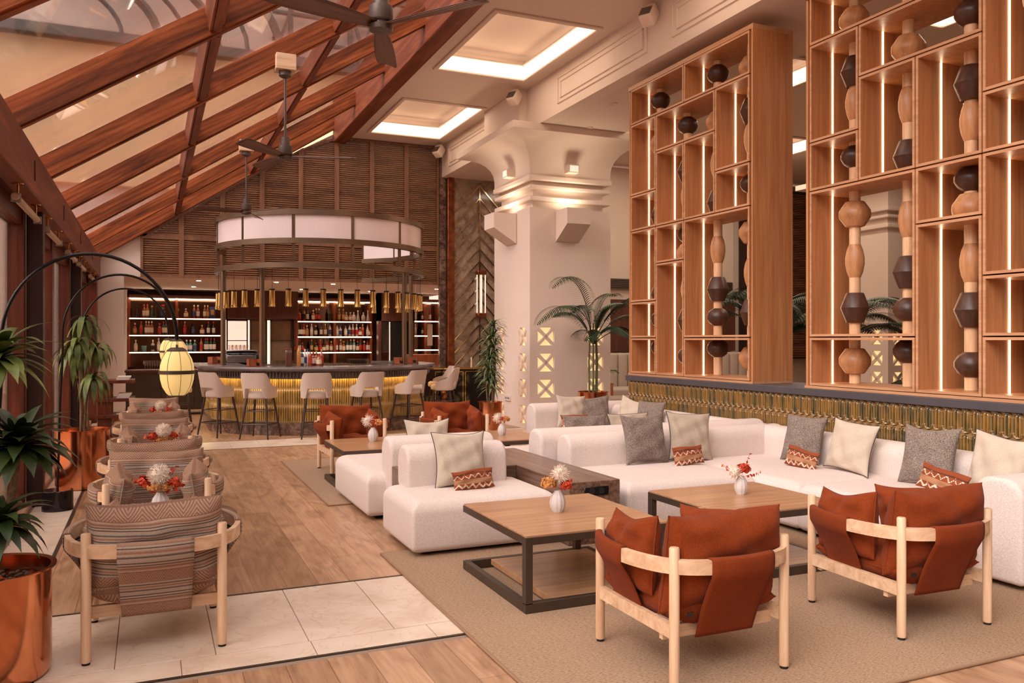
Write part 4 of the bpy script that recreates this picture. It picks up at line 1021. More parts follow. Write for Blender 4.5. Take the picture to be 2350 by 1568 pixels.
SL = [('far stool left of the bar, half hidden by the paper lantern', 0.42, 14.95, 180), ('leftmost full bar stool, turned three-quarters', 0.98, 13.62, 216), ('second bar stool from the left, at the bar front', 1.54, 13.10, 238),
      ('third bar stool, with its back square to us', 2.33, 12.80, 262), ('fourth bar stool, above the left rust armchair', 3.12, 12.86, 282), ('fifth bar stool, between the two rust armchairs', 3.92, 13.22, 302), ('sixth bar stool, beside the black cabinet', 4.78, 13.95, 330), ('farthest bar stool, behind the sixth one', 5.05, 14.95, 352)]
for i, (lab, x, y, a) in enumerate(SL):
    o = st if i == 0 else dup(st)
    o.location = (x, y, 0); o.rotation_euler = (0, 0, R_(a+90)); o['label'] = 'pale fabric '+lab
# ================================================================ BACK BAR
def shelf_unit(x0, x1, y, zs, lab, back='mirror'):
    t = thing('bottle_shelves', lab, 'shelving', (0, 0, 0), group='lit back bar shelves')
    for z in zs:
        b = MB(); b.box(x0, y-0.24, z-0.035, x1, y+0.1, z, 0.003, 1); o = b.build('shelf', 'copper_wood', t, smooth=False)
        s = MB(); s.box(x0+0.01, y-0.25, z-0.034, x1-0.01, y-0.241, z-0.012); s.build('light_strip', 'led_shelf', o, smooth=False)
    b = MB(); b.box(x0, y-0.24, 2.50, x1, y+0.1, 2.56); b.build('top_board', 'bar_wall_wood', t, smooth=False)
    s = MB(); s.box(x0+0.01, y-0.25, 2.455, x1-0.01, y-0.22, 2.48); s.build('light_strip', 'led_shelf', t, smooth=False)
    b = MB(); b.box(x0, y+0.1, 0.85, x1, y+0.13, 2.56); b.build('back_panel', back, t, smooth=False)
    n_ = 2
    for k in range(3):
        x = x0+(x1-x0)*k/2; b = MB(); b.box(x-0.03, y-0.20, 0.86, x+0.03, y+0.1, 2.5); b.build('upright', 'copper_wood', t, smooth=False)
    return t
base('smoked_mirror', srgb(120, 92, 74), 0.12, 0.9)
shelf_unit(-0.46, 1.62, 21.5, [1.22, 1.62, 2.02], 'left lit bottle shelves behind the paper lanterns', 'smoked_mirror')
shelf_unit(3.40, 5.30, 21.5, [1.19, 1.59, 1.98], 'middle lit bottle shelves behind the bar', 'smoked_mirror')
shelf_unit(6.25, 7.0, 21.0, [1.25, 1.62, 2.0], 'narrow lit bottle shelves at the copper column', 'smoked_mirror')
t = thing('back_cabinet', 'dark leather-fronted cabinet behind the lanterns at the left of the bar', 'cabinet', (0, 0, 0))
b = MB(); b.box(-0.44, 17.75, 0.10, 1.5, 18.4, 0.86); b.build('body', 'walnut', t, smooth=False)
b = MB(); b.box(-0.46, 17.70, 0.86, 1.6, 18.45, 0.90, 0.004, 1); b.build('worktop', 'bar_wall_wood', t, smooth=False)
for k in range(3):
    b = MB(); b.box(-0.42+k*0.62, 17.72, 0.13, 0.18+k*0.62, 17.75, 0.80, 0.004, 1); b.build('door', 'table_frame', t, smooth=False)
t = thing('rear_worktop', 'dark worktop running under the middle bottle shelves', 'worktop', (0, 0, 0))
b = MB(); b.box(1.75, 20.9, 0, 6.2, 21.6, 0.86); b.build('cabinet_run', 'bar_wall_wood', t, smooth=False)
b = MB(); b.box(1.75, 20.85, 0.86, 6.2, 21.65, 0.90); b.build('top', 'steel', t, smooth=False)
b = MB(); b.box(1.72, 20.95, 2.02, 3.36, 21.1, 2.70); o = b.build('wood_bulkhead', 'bar_wall_wood', smooth=False); tag(o, 'dark wood bulkhead panel above the window hatch', 'panel')
b = MB(); b.box(5.34, 20.7, 0, 5.42, 20.9, 2.7); b.box(6.14, 20.7, 0, 6.3, 20.9, 2.7); b.box(5.34, 20.7, 1.98, 6.3, 20.9, 2.7); o = b.build('wood_surround', 'bar_wall_wood', smooth=False); tag(o, 'dark wood surround of the black fridge right of the shelves', 'panel')
t = thing('wine_fridge', 'tall black fridge with a lit glass strip, right of the bottle shelves', 'fridge', (0, 0, 0))
b = MB(); b.box(5.42, 20.72, 0.1, 6.14, 21.2, 1.98, 0.01, 1); b.build('body', 'black_gloss', t)
b = MB(); b.box(5.66, 20.70, 0.12, 6.10, 20.72, 1.96, 0.004, 1); b.build('door', 'black_matte', t)
b = MB(); b.box(5.44, 20.70, 0.12, 5.64, 20.715, 1.96); b.build('glass_door', 'clear_glass', t)
b = MB(); b.box(5.62, 20.69, 0.12, 5.645, 20.70, 1.96); b.build('edge_light', 'tube_lamp', t)
# hatch with window and mirrors in the rear wall
for i, (x0, x1, k) in enumerate(((1.74, 2.25, 'clear'), (2.30, 2.72, 'mir'), (2.80, 3.34, 'mir'))):
    t = MB()
    for a in ((x0, 0.88, x0+0.03, 2.0), (x1-0.03, 0.88, x1, 2.0), (x0, 1.97, x1, 2.0), (x0, 0.88, x1, 0.91), (x0, 1.47, x1, 1.49)): t.box(a[0], 21.70, a[1], a[2], 21.76, a[3])
    fr = struct(t.build('window_%d' % (40+i), 'grey_metal', smooth=False))
    g = MB(); g.box(x0+0.03, 21.725, 0.91, x1-0.03, 21.735, 1.97); g.build('pane', 'clear_glass' if k == 'clear' else 'window_glass', fr, smooth=False)
    if k == 'mir':
        g = MB(); g.box(x0, 21.80, 0.88, x1, 21.82, 2.0); g.build('stone_backing', 'travertine', fr, smooth=False)
# ---------------------------------------------------------------- bottles
BP = {'tall': [(0, 0), (0.034, 0), (0.036, 0.01), (0.036, 0.17), (0.030, 0.20), (0.013, 0.235), (0.012, 0.29), (0, 0.29)],
      'squat': [(0, 0), (0.045, 0), (0.05, 0.015), (0.05, 0.11), (0.040, 0.145), (0.015, 0.17), (0.014, 0.21), (0, 0.21)],
      'square': [(0, 0), (0.036, 0), (0.040, 0.008), (0.040, 0.15), (0.034, 0.175), (0.014, 0.19), (0.014, 0.25), (0, 0.25)],
      'cone': [(0, 0), (0.052, 0), (0.054, 0.01), (0.040, 0.08), (0.020, 0.17), (0.013, 0.21), (0.013, 0.26), (0, 0.26)]}
BCACHE = {}
def bottle(shape, glassm, labm, capm, loc, label, group, scale=1.0):
    key = (shape, glassm, labm, capm)
    if key not in BCACHE:
        p = BP[shape]; H_ = p[-1][1]; rb_ = max(r for r, z in p); nr = p[-2][0]
        t = thing('bottle', label, 'bottle', loc, 0, group)
        b = MB(); b.lathe(p, seg=14); b.build('glass_body', glassm, t)
        b = MB(); zt = 0.55*H_; b.lathe([(rb_*1.02 if shape != 'cone' else 0.046, 0.16*H_), (rb_*1.02 if shape != 'cone' else 0.034, zt if shape != 'cone' else 0.36*H_)], seg=14); b.build('label', labm, t)
        b = MB(); b.lathe([(0, H_+0.012), (nr*1.25, H_+0.012), (nr*1.25, H_*0.90), (nr, H_*0.9)], seg=10); b.build('cap', capm, t)
        BCACHE[key] = t; o = t
    else: o = dup(BCACHE[key])
    o.location = loc; o['label'] = label; o['group'] = group; o.scale = (scale,)*3
    return o
NAMEC = {'b_amber': 'amber', 'b_dark': 'dark', 'b_green': 'green', 'b_teal': 'pale teal', 'b_clear': 'clear', 'b_red': 'red', 'b_gold': 'golden', 'b_blue': 'blue'}
NAMES = {'tall': 'tall slim', 'squat': 'squat round', 'square': 'straight-sided', 'cone': 'cone-shaped'}
NAMEL = {'l_cream': 'cream label', 'l_red': 'red label', 'l_black': 'black label', 'l_gold': 'gold label', 'l_white': 'white label', 'l_blue': 'blue label'}
def px2x(u, Y):
    a = (u-1175)/F_PX; s_, c_ = math.sin(YAW), math.cos(YAW); return Y*(s_+a*c_)/(c_-a*s_)
A_, D_, G_, T_, K_, RD, GD, BL = 'b_amber', 'b_dark', 'b_green', 'b_teal', 'b_clear', 'b_red', 'b_gold', 'b_blue'
LROW = [(2.02, 'top shelf of the left unit', [(180, 'cone', D_, 'l_cream', 'l_black'), (265, 'tall', A_, 'l_cream', 'l_red'), (305, 'tall', A_, 'l_cream', 'l_red'), (360, 'cone', G_, 'l_gold', 'l_gold'), (405, 'cone', D_, 'l_red', 'l_black'), (482, 'tall', D_, 'l_blue', 'l_red'), (502, 'tall', D_, 'l_blue', 'l_red'), (665, 'tall', GD, 'l_black', 'l_gold'), (765, 'squat', A_, 'l_cream', 'l_cream'),
                  (865, 'tall', A_, 'l_blue', 'l_cream'), (910, 'tall', A_, 'l_cream', 'l_cream'), (992, 'tall', A_, 'l_cream', 'l_gold'), (1028, 'tall', A_, 'l_gold', 'l_gold')]),
        (1.62, 'second shelf of the left unit', [(65, 'squat', D_, 'l_black', 'l_gold'), (155, 'square', A_, 'l_gold', 'l_cream'), (230, 'tall', A_, 'l_red', 'l_red'), (290, 'tall', A_, 'l_white', 'l_cream'), (322, 'tall', A_, 'l_white', 'l_cream'), (358, 'tall', A_, 'l_cream', 'l_white'), (450, 'square', A_, 'l_red', 'l_red'), (497, 'tall', D_, 'l_cream', 'l_red'),
                  (528, 'tall', G_, 'l_cream', 'l_red'), (650, 'tall', D_, 'l_gold', 'l_gold'), (752, 'tall', RD, 'l_red', 'l_gold'), (852, 'square', D_, 'l_blue', 'l_black'), (960, 'squat', A_, 'l_cream', 'l_cream'), (1035, 'tall', D_, 'l_white', 'l_red'), (1098, 'tall', D_, 'l_white', 'l_red')]),
        (1.22, 'lowest shelf of the left unit', [(58, 'square', T_, 'l_blue', 'l_black'), (165, 'square', K_, 'l_cream', 'l_cream'), (370, 'square', K_, 'l_black', 'l_white'), (440, 'tall', K_, 'l_white', 'l_white'), (775, 'square', T_, 'l_white', 'l_white'), (820, 'square', T_, 'l_white', 'l_white'), (872, 'square', T_, 'l_blue', 'l_white'),
                  (948, 'tall', GD, 'l_red', 'l_red'), (1000, 'tall', G_, 'l_white', 'l_red'), (1024, 'tall', G_, 'l_white', 'l_red'), (1066, 'tall', G_, 'l_white', 'l_red'), (1106, 'tall', G_, 'l_white', 'l_red')])]
MROW = [(1.98, 'top shelf of the middle unit', [(415, 'square', A_, 'l_red', 'l_black'), (455, 'square', A_, 'l_red', 'l_black'), (510, 'tall', A_, 'l_black', 'l_black'), (550, 'tall', D_, 'l_cream', 'l_black'), (620, 'square', A_, 'l_cream', 'l_cream'), (655, 'tall', D_, 'l_red', 'l_gold'), (688, 'tall', D_, 'l_red', 'l_gold'), (825, 'tall', D_, 'l_black', 'l_black'),
                  (930, 'tall', A_, 'l_gold', 'l_gold'), (980, 'tall', A_, 'l_gold', 'l_gold'), (1015, 'squat', A_, 'l_cream', 'l_cream'), (1065, 'squat', A_, 'l_cream', 'l_cream'), (1105, 'squat', K_, 'l_white', 'l_white'), (1155, 'cone', K_, 'l_white', 'l_cream'), (1220, 'squat', K_, 'l_cream', 'l_cream'), (1275, 'cone', K_, 'l_white', 'l_white')]),
        (1.59, 'second shelf of the middle unit', [(440, 'tall', D_, 'l_white', 'l_black'), (475, 'tall', D_, 'l_white', 'l_black'), (505, 'tall', RD, 'l_cream', 'l_red'), (545, 'square', GD, 'l_gold', 'l_cream'), (600, 'tall', K_, 'l_white', 'l_white'), (650, 'square', D_, 'l_cream', 'l_gold'), (715, 'tall', D_, 'l_cream', 'l_black'), (765, 'tall', A_, 'l_cream', 'l_cream'), (820, 'tall', K_, 'l_blue', 'l_blue'),
                  (905, 'tall', K_, 'l_white', 'l_black'), (945, 'square', K_, 'l_blue', 'l_blue'), (1008, 'square', K_, 'l_white', 'l_blue'), (1055, 'tall', K_, 'l_blue', 'l_blue'), (1095, 'tall', K_, 'l_red', 'l_white'), (1140, 'tall', K_, 'l_red', 'l_white'), (1180, 'squat', RD, 'l_white', 'l_white'), (1212, 'tall', GD, 'l_red', 'l_white'), (1270, 'tall', K_, 'l_white', 'l_red'), (1305, 'squat', RD, 'l_white', 'l_white')]),
        (1.19, 'lowest shelf of the middle unit', [(415, 'square', D_, 'l_red', 'l_black'), (455, 'tall', D_, 'l_cream', 'l_red'), (490, 'squat', D_, 'l_red', 'l_red'), (600, 'tall', G_, 'l_gold', 'l_gold'), (655, 'squat', D_, 'l_gold', 'l_red'), (705, 'tall', RD, 'l_red', 'l_gold'), (748, 'squat', D_, 'l_cream', 'l_black'), (788, 'tall', A_, 'l_cream', 'l_black'), (835, 'square', A_, 'l_cream', 'l_gold'), (900, 'tall', RD, 'l_white', 'l_red'), (948, 'tall', A_, 'l_cream', 'l_cream'),
                  (985, 'square', A_, 'l_cream', 'l_gold'), (1030, 'tall', G_, 'l_white', 'l_red'), (1068, 'tall', G_, 'l_white', 'l_white'), (1108, 'tall', T_, 'l_white', 'l_white'), (1150, 'square', D_, 'l_cream', 'l_red'), (1185, 'tall', G_, 'l_red', 'l_red'), (1230, 'square', RD, 'l_red', 'l_white'), (1270, 'tall', RD, 'l_white', 'l_black'), (1305, 'tall', RD, 'l_white', 'l_black')])]
ORD = ['first', 'second', 'third', 'fourth', 'fifth', 'sixth', 'seventh', 'eighth', 'ninth', 'tenth', 'eleventh', 'twelfth', 'thirteenth', 'fourteenth', 'fifteenth', 'sixteenth', 'seventeenth', 'eighteenth', 'nineteenth', 'twentieth']
for rows, u0 in ((LROW, 280), (MROW, 600)):
    for z, nm, L in rows:
        for i, (u, sh, g, l, c) in enumerate(L):
            bottle(sh, g, l, c, (px2x(u0+u/5.226, 21.38), 21.36, z+0.001), '%s bottle with %s, %s from left on %s' % (NAMEC[g], NAMEL[l], ORD[i], nm), 'bottles on the '+nm, 1.06)
# boxes and jar on the left unit
def box_item(name, lab, cat, x, y, z, w_, d, h, mat, extra=None):
    t = thing(name, lab, cat, (x, y, z)); b = MB(); b.box(-w_/2, -d/2, 0, w_/2, d/2, h, 0.003, 1); b.build('carton', mat, t, smooth=False)
    if extra: b = MB(); b.box(-w_*0.3, -d/2-0.002, h*0.3, w_*0.3, -d/2, h*0.75); b.build('printed_panel', extra, t, smooth=False)
    return t
box_item('gift_box', 'dark bottle gift box at the left end of the top shelf', 'box', px2x(280+75/5.226, 21.38), 21.38, 2.021, 0.13, 0.1, 0.22, 'black_gloss', 'l_red')
box_item('gift_box', 'tall blue bottle gift box with orange panel on the top shelf', 'box', px2x(280+1083/5.226, 21.38), 21.38, 2.021, 0.13, 0.1, 0.28, 'l_blue', 'l_gold')
t = thing('ice_bucket', 'pale teal ice bucket on the lowest shelf of the left unit', 'bucket', (px2x(280+265/5.226, 21.38), 21.36, 1.221))
b = MB(); b.lathe([(0, 0), (0.05, 0), (0.065, 0.13), (0.068, 0.14), (0.062, 0.14), (0.05, 0.02), (0, 0.02)], seg=20); b.build('bucket', 'b_teal', t)
# stemware: prototype glass copied
gp = thing('wine_glass', 'clear stemmed glass', 'glass', (0, 0, 0)); 
b = MB(); b.lathe([(0, 0), (0.028, 0.0), (0.028, 0.003), (0.004, 0.008), (0.004, 0.075), (0.022, 0.09), (0.036, 0.13), (0.032, 0.18), (0.031, 0.18), (0.034, 0.13), (0.018, 0.095), (0, 0.09)], seg=14); b.build('bowl', 'clear_glass', gp)
tp_ = thing('tumbler', 'clear tumbler', 'glass', (0, 0, 0)); b = MB(); b.lathe([(0, 0), (0.03, 0), (0.036, 0.09), (0.033, 0.09), (0.028, 0.01), (0, 0.01)], seg=12); b.build('bowl', 'clear_glass', tp_)
first = True
for k in range(18):
    o = gp if first else dup(gp); first = False
    o.location = (px2x(333+(k % 9)*5.6, 18.1), 17.95+0.14*(k//9), 0.901); o['label'] = 'stemmed glass, %s from left in the %s row on the left cabinet' % (ORD[k % 9], 'back' if k > 8 else 'front'); o['group'] = 'stemmed glasses on the left cabinet'
first = True
for grp, xs, Y, z in (('tumblers in a row on the rear worktop', [625+4.2*k for k in range(12)], 20.95, 0.901), ('tumblers lined up on the bar end', [802+3.6*k for k in range(12)], 14.25, 1.076)):
    for iu, u in enumerate(xs):
        o = tp_ if first else dup(tp_); first = False
        o.location = (px2x(u, Y), Y, z); o['label'] = 'clear tumbler, %s from left of the %s' % (ORD[iu], grp); o['group'] = grp
# things on the counter
CL = [(693, 'tall', BL, 'l_white', 'l_black'), (700, 'tall', K_, 'l_blue', 'l_white'), (706, 'tall', K_, 'l_white', 'l_blue'), (712, 'tall', A_, 'l_red', 'l_black'), (719, 'square', RD, 'l_white', 'l_red'), (726, 'square', A_, 'l_white', 'l_gold'), (732, 'squat', A_, 'l_cream', 'l_red'), (738, 'tall', A_, 'l_red', 'l_gold')]
for i, (u, sh, g, l, c) in enumerate(CL):
    Y = 13.62+0.10*(i % 3); bottle(sh, g, l, c, (px2x(u, Y), Y, 1.076), '%s bottle with %s, %s from left in the bar top cluster' % (NAMEC[g], NAMEL[l], ORD[i]), 'bottle cluster on the bar top', 0.9)
t = thing('pepper_mill', 'tall dark wooden pillar mill with steel band on the bar', 'mill', (px2x(662, 13.5), 13.5, 1.076)); b = MB(); b.box(-0.045, -0.045, 0, 0.045, 0.045, 0.21, 0.004, 1); b.build('body', 'bar_wall_wood', t); b = MB(); b.box(-0.047, -0.047, 0.21, 0.047, 0.047, 0.255, 0.004, 1); b.build('band', 'steel', t); b = MB(); b.box(-0.045, -0.045, 0.255, 0.045, 0.045, 0.285, 0.004, 1); b.build('cap', 'bar_wall_wood', t)
t = thing('bottle', 'tall golden wooden cylinder bottle beside the cluster on the bar', 'bottle', (px2x(686, 13.55), 13.55, 1.076)); b = MB(); b.lathe([(0, 0), (0.033, 0), (0.033, 0.24), (0.02, 0.27), (0.014, 0.30), (0.014, 0.33), (0, 0.33)], seg=16); b.build('glass_body', 'b_gold', t)
def menu_box(u, Y, lab, rz=0.2):
    t = thing('menu_box', lab, 'box', (px2x(u, Y), Y, 1.076), rz, 'red wood menu boxes on the bar'); b = MB()
    b.box(-0.09, -0.07, 0, 0.09, 0.07, 0.012); b.box(-0.09, -0.07, 0, -0.078, 0.07, 0.12); b.box(0.078, -0.07, 0, 0.09, 0.07, 0.12); b.prism([(-0.09, -0.07, 0), (0.03, -0.07, 0), (0.0, -0.07, 0.10), (-0.09, -0.07, 0.12)], (0, 0.012, 0)); b.box(-0.09, 0.058, 0, 0.09, 0.07, 0.12)
    b.build('carcass', 'box_wood', t, smooth=False)
    b = MB(); b.box(-0.07, -0.05, 0.013, 0.07, 0.04, 0.06); b.build('contents', 'black_matte', t)
menu_box(582, 13.55, 'red wooden menu box left of the middle bronze post')
menu_box(915, 13.9, 'red wooden menu box left of the right bronze posts', -0.3)
menu_box(947, 14.2, 'red wooden menu box at the right end of the bar', -0.5)
menu_box(492, 15.6, 'red wooden menu box at the left end of the bar', 0.6)
t = thing('coffee_machine', 'black and steel espresso machine on the rear of the bar', 'coffee machine', (px2x(556, 16.2), 16.2, 0.88))
b = MB(); b.box(-0.34, -0.22, 0.0, 0.34, 0.22, 0.16, 0.03, 3); b.build('base', 'black_gloss', t)
b = MB(); b.box(-0.36, -0.24, 0.16, 0.30, 0.24, 0.40, 0.10, 5); b.build('body', 'black_gloss', t)
b = MB(); b.box(-0.30, -0.252, 0.20, 0.22, -0.24, 0.33, 0.005, 1); b.build('front_panel', 'steel', t)
b = MB(); b.box(-0.30, -0.2, 0.40, 0.26, 0.2, 0.43, 0.01, 1); b.build('cup_rail', 'steel', t)
t = thing('inner_bar_worktop', 'low steel worktop inside the round bar', 'worktop', (0, 0, 0)); b = MB(); b.box(1.25, 15.9, 0, 4.2, 16.5, 0.84); b.build('carcass', 'black_matte', t, smooth=False); b = MB(); b.box(1.22, 15.87, 0.84, 4.23, 16.53, 0.879, 0.004, 1); b.build('top', 'steel', t, smooth=False)
for k in range(5):
    o = dup(tp_); o.location = (px2x(528+9*k, 16.3)+0.0, 16.2, 1.311); o['label'] = 'clear tumbler, %s from left on the espresso machine' % ORD[k]; o['group'] = 'tumblers on the espresso machine'
for i in range(6):
    z = 1.62 if i < 3 else 2.0
    bottle(['tall', 'square', 'tall'][i % 3], [K_, D_, RD][i % 3], 'l_white', ['l_white', 'l_black', 'l_red'][i % 3], (6.38+0.2*(i % 3), 20.9, z+0.001), '%s bottle on the %s narrow shelf by the copper column' % (['clear', 'dark', 'red'][i % 3], ['lower', 'upper'][i//3]), 'bottles on the narrow right shelves')
t = thing('box_shelf', 'low wooden box shelf on the bar side near the fridge', 'shelf', (px2x(975, 18.5), 18.5, 0.9)); b = MB(); b.box(-0.42, -0.12, 0, 0.42, 0.12, 0.26, 0.005, 1); b.build('carcass', 'copper_wood', t, smooth=False)
t = thing('side_worktop', 'steel-topped worktop at the right rear of the bar', 'worktop', (0, 0, 0)); b = MB(); b.box(5.15, 18.1, 0, 6.5, 18.8, 0.86); b.build('carcass', 'black_matte', t, smooth=False); b = MB(); b.box(5.12, 18.07, 0.86, 6.53, 18.83, 0.90); b.build('top', 'steel', t, smooth=False)
# host stand at the left end
t = thing('host_stand', 'dark reddish wooden host stand with shelves of papers by the window wall', 'host stand', (-0.52, 14.3, 0))
b = MB(); b.box(-0.22, -0.25, 0, -0.02, 0.25, 0.86, 0.005, 1); b.build('body', 'frame_wood', t, smooth=False)
for z in (0.30, 0.55, 0.83):
    b = MB(); b.box(-0.24, -0.30, z, 0.30, 0.28, z+0.05, 0.004, 1); b.build('shelf', 'frame_wood', t, smooth=False)
for i, (z, n_, lab) in enumerate(((0.881, 3, 'paper stack on top of the host stand'), (0.601, 4, 'paper stack on the middle shelf of the host stand'), (0.351, 1, 'papers on the lowest shelf of the host stand'))):
    b = MB()
    for k in range(n_): b.box(-0.48+0.01*k, 14.08, z+k*0.018, -0.30+0.012*k, 14.40, z+k*0.018+0.015)
    tag(b.build('paper_stack', 'papers', smooth=False), lab, 'papers', 'paper stacks on the host stand')
# black cabinet with gilt edging
t = thing('gilt_cabinet', 'black cabinet with gold edging beside the pillar', 'cabinet', (5.35, 15.3, 0))
b = MB(); b.box(-0.30, 0, 0.05, 0.95, 0.5, 0.92, 0.006, 1); b.build('body', 'black_gloss', t, smooth=False)
b = MB(); b.box(-0.32, -0.02, 0.92, 0.97, 0.52, 0.95, 0.004, 1)
for x0, x1 in ((-0.28, 0.3), (0.34, 0.93)):
    for a in ((x0, 0.09, x1, 0.10), (x0, 0.87, x1, 0.88), (x0, 0.09, x0+0.01, 0.88), (x1-0.01, 0.09, x1, 0.88)): b.box(a[0], -0.006, a[1], a[2], 0.0, a[3])
b.build('gilt_edging', 'brass', t, smooth=False)
t = thing('copper_sculpture', 'small copper sculpture standing before the black cabinet', 'sculpture', (5.02, 14.6, 0))
b = MB()
for k in range(7): b.lathe([(0, 0), (0.05, 0.03), (0.035, 0.09), (0.05, 0.11), (0, 0.13)], (0.012*(-1)**k, 0, 0.05+0.085*k), 12)
b.cyl((0, 0), 0.07, 0, 0.05, 16); b.build('figure', 'copper_dark', t)
b = MB(); b.cyl((0, 0), 0.006, 0.001, 0.20, 8); o = b.build('candle', 'white_plastic', loc=(5.9, 15.5, 0.951)); o.scale = (3, 3, 1); tag(o, 'white pillar candle on the black cabinet', 'candle')
# ================================================================ SOFT FURNISHINGS
def pillow_mb(w_, h, th, seed=0, pinch=0.10, n=20, wr=0.008, droop=0.0, pw=2, ex=0.42):
    """pillow standing in the XZ plane, bottom centre at the origin, faces +-Y"""
    rnd = random.Random(seed); ph = [rnd.random()*6.28 for _ in range(6)]
    b = MB()
    def P(a, c, sgn):
        e = max(0.0, (1-abs(a)**pw))*max(0.0, (1-abs(c)**pw)); t_ = th/2*(e**ex)
        x = a*w_/2*(1-pinch*(1-c*c)*abs(a)**1.5); z = c*h/2*(1-pinch*(1-a*a)*abs(c)**1.5)
        wv = wr*(math.sin(a*7+c*5+ph[0])+math.sin(a*4-c*9+ph[1])*0.7+math.sin(a*13+c*3+ph[2])*0.4)*min(1, e*3)
        z -= droop*(1-a*a)*max(0, c)
        return Vector((x, sgn*(t_+wv*0.7), z+h/2+wr*0.6*math.sin(a*3+ph[3])*c))
    L = b.bm.loops.layers.uv.verify(); S = [math.sin(PI/2*(2*i/n-1)) for i in range(n+1)]
    for sgn in (1, -1):
        V = [[b.bm.verts.new(P(a, c, sgn)) for c in S] for a in S]
        for i in range(n):
            for j in range(n):
                f = b.bm.faces.new([V[i][j], V[i+1][j], V[i+1][j+1], V[i][j+1]])
                for lp, (p, q) in zip(f.loops, ((i, j), (i+1, j), (i+1, j+1), (i, j+1))): lp[L].uv = ((S[p]+1)/2, (S[q]+1)/2)
    m_ = 24; E = [i/m_*2-1 for i in range(m_+1)]
    b.edge = [P(x, -1, 1) for x in E]+[P(1, x, 1) for x in E[1:]]+[P(-x, 1, 1) for x in E[1:]]+[P(-1, -x, 1) for x in E[1:]]
    b.sides = [[P(s_, x, 1) for x in E] for s_ in (-1, 1)]
    return b
def cushion(name, w_, h, th, mat, loc, rot, label, group=None, piped=None, seed=0, droop=0.0, pinch=0.10, parent=None):
    b = pillow_mb(w_, h, th, seed, pinch*1.35, 26, 0.010, droop=droop); edge = b.edge
    o = b.build(name, mat, parent, ang=80); o.location = loc; o.rotation_euler = [R_(a) for a in rot]
    if label: tag(o, label, 'cushion', group)
    if piped: b = MB(); b.tube(edge, 0.0045, 6); b.build('piping', piped, o)
    return o
def feet(b, x0, y0, x1, y1):
    b.box(x0+0.10, y0+0.10, 0.0, x1-0.10, y1-0.10, 0.05)
def rrect(hx, hy, rs, n=5):
    """rounded rectangle; rs = radii for corners (+,+), (-,+), (-,-), (+,-)"""
    P_ = []
    for k, (sx, sy) in enumerate(((1, 1), (-1, 1), (-1, -1), (1, -1))):
        r = min(rs[k], hx*0.98, hy*0.98)
        for i in range(n+1):
            a = PI/2*(k+i/n); P_.append((sx*(hx-r)+r*math.cos(a), sy*(hy-r)+r*math.sin(a)))
    return P_
def loft(b, rings):
    V = [[b.bm.verts.new(p) for p in r] for r in rings]; n = len(V[0])
    for A, B in zip(V, V[1:]):
        for i in range(n): b.bm.faces.new([A[i], A[(i+1) % n], B[(i+1) % n], B[i]])
    b.bm.faces.new(V[0][::-1]); b.bm.faces.new(V[-1])
def seat_block(b, x0, y0, z0, x1, y1, z1, rt=0.095, rb=0.05, rc=0.028):
    cx, cy, hx, hy = (x0+x1)/2, (y0+y1)/2, (x1-x0)/2, (y1-y0)/2; R = []
    lv = [(rb*(1-math.sin(a)), z0+rb*(1-math.cos(a))) for a in [PI/2*k/5 for k in range(6)]]
    lv += [(rt*(1-math.cos(a)), z1-rt+rt*math.sin(a)) for a in [PI/2*k/9 for k in range(10)]]
    lv += [(rt*1.8, z1+0.006), (rt*2.6, z1+0.010)]
    for ins, z in lv: R.append([(cx+x, cy+y, z) for x, y in rrect(hx-ins, hy-ins, (rc,)*4)])
    loft(b, R)
def back_block(b, x0, y0, z0, x1, y1, z1, r=0.115):
    """long block with a softly rounded top, flat stitched ends"""
    ax = 0 if (x1-x0) > (y1-y0) else 1; L0, L1 = (x0, x1) if ax == 0 else (y0, y1)
    W0, W1 = (y0, y1) if ax == 0 else (x0, x1); cw, hw, cz, hz = (W0+W1)/2, (W1-W0)/2, (z0+z1)/2, (z1-z0)/2; re = 0.03; R = []
    lv = [(re*(1-math.sin(a)), L0+re*(1-math.cos(a))) for a in [PI/2*k/5 for k in range(6)]]+[(re*(1-math.cos(a)), L1-re+re*math.sin(a)) for a in [PI/2*k/5 for k in range(6)]]
    for ins, l in lv:
        P_ = rrect(hw-ins, hz-ins, (r, r, 0.03, 0.03), 8)
        R.append([((l, cw+p, cz+q) if ax == 0 else (cw+p, l, cz+q)) for p, q in P_])
    loft(b, R)
def sofa(name, label, seats, backs, parent_loc=(0, 0, 0)):
    t = thing(name, label, 'sofa', parent_loc, 0, 'white modular sofas')
    for s in seats:
        b = MB(); x0, y0, x1, y1 = s[:4]; seat_block(b, x0, y0, 0.035, x1, y1, 0.395); b.build('seat', 'boucle', t, ang=60)
        f = MB(); feet(f, x0, y0, x1, y1); f.build('base', 'black_matte', t, smooth=False)
    for q in backs:
        b = MB(); back_block(b, *q); b.build('backrest', 'boucle', t, ang=60)
    return t
sofa('sofa_chaise', 'nearest white sofa chaise with one beige pillow, facing the near left coffee table', [(1.63, 5.41, 2.74, 6.20)], [(1.75, 5.93, 0.37, 2.56, 6.21, 0.70)])
sofa('sofa_chaise', 'white sofa chaise behind the nearest one, facing the bar', [(1.63, 6.70, 2.74, 7.98)], [(1.79, 6.55, 0.12, 2.72, 6.85, 0.695)])
sofa('corner_sofa', 'big white corner sofa along the tiled wall on the right, facing the near tables', [(3.34, 5.42, 4.58, 6.42), (4.56, 4.93, 5.60, 6.42), (4.56, 3.52, 5.60, 4.95)],
     [(3.33, 6.36, 0.12, 5.74, 6.62, 0.665), (5.46, 3.45, 0.30, 5.74, 6.60, 0.665), (4.69, 3.24, 0.04, 5.74, 3.56, 0.665)])
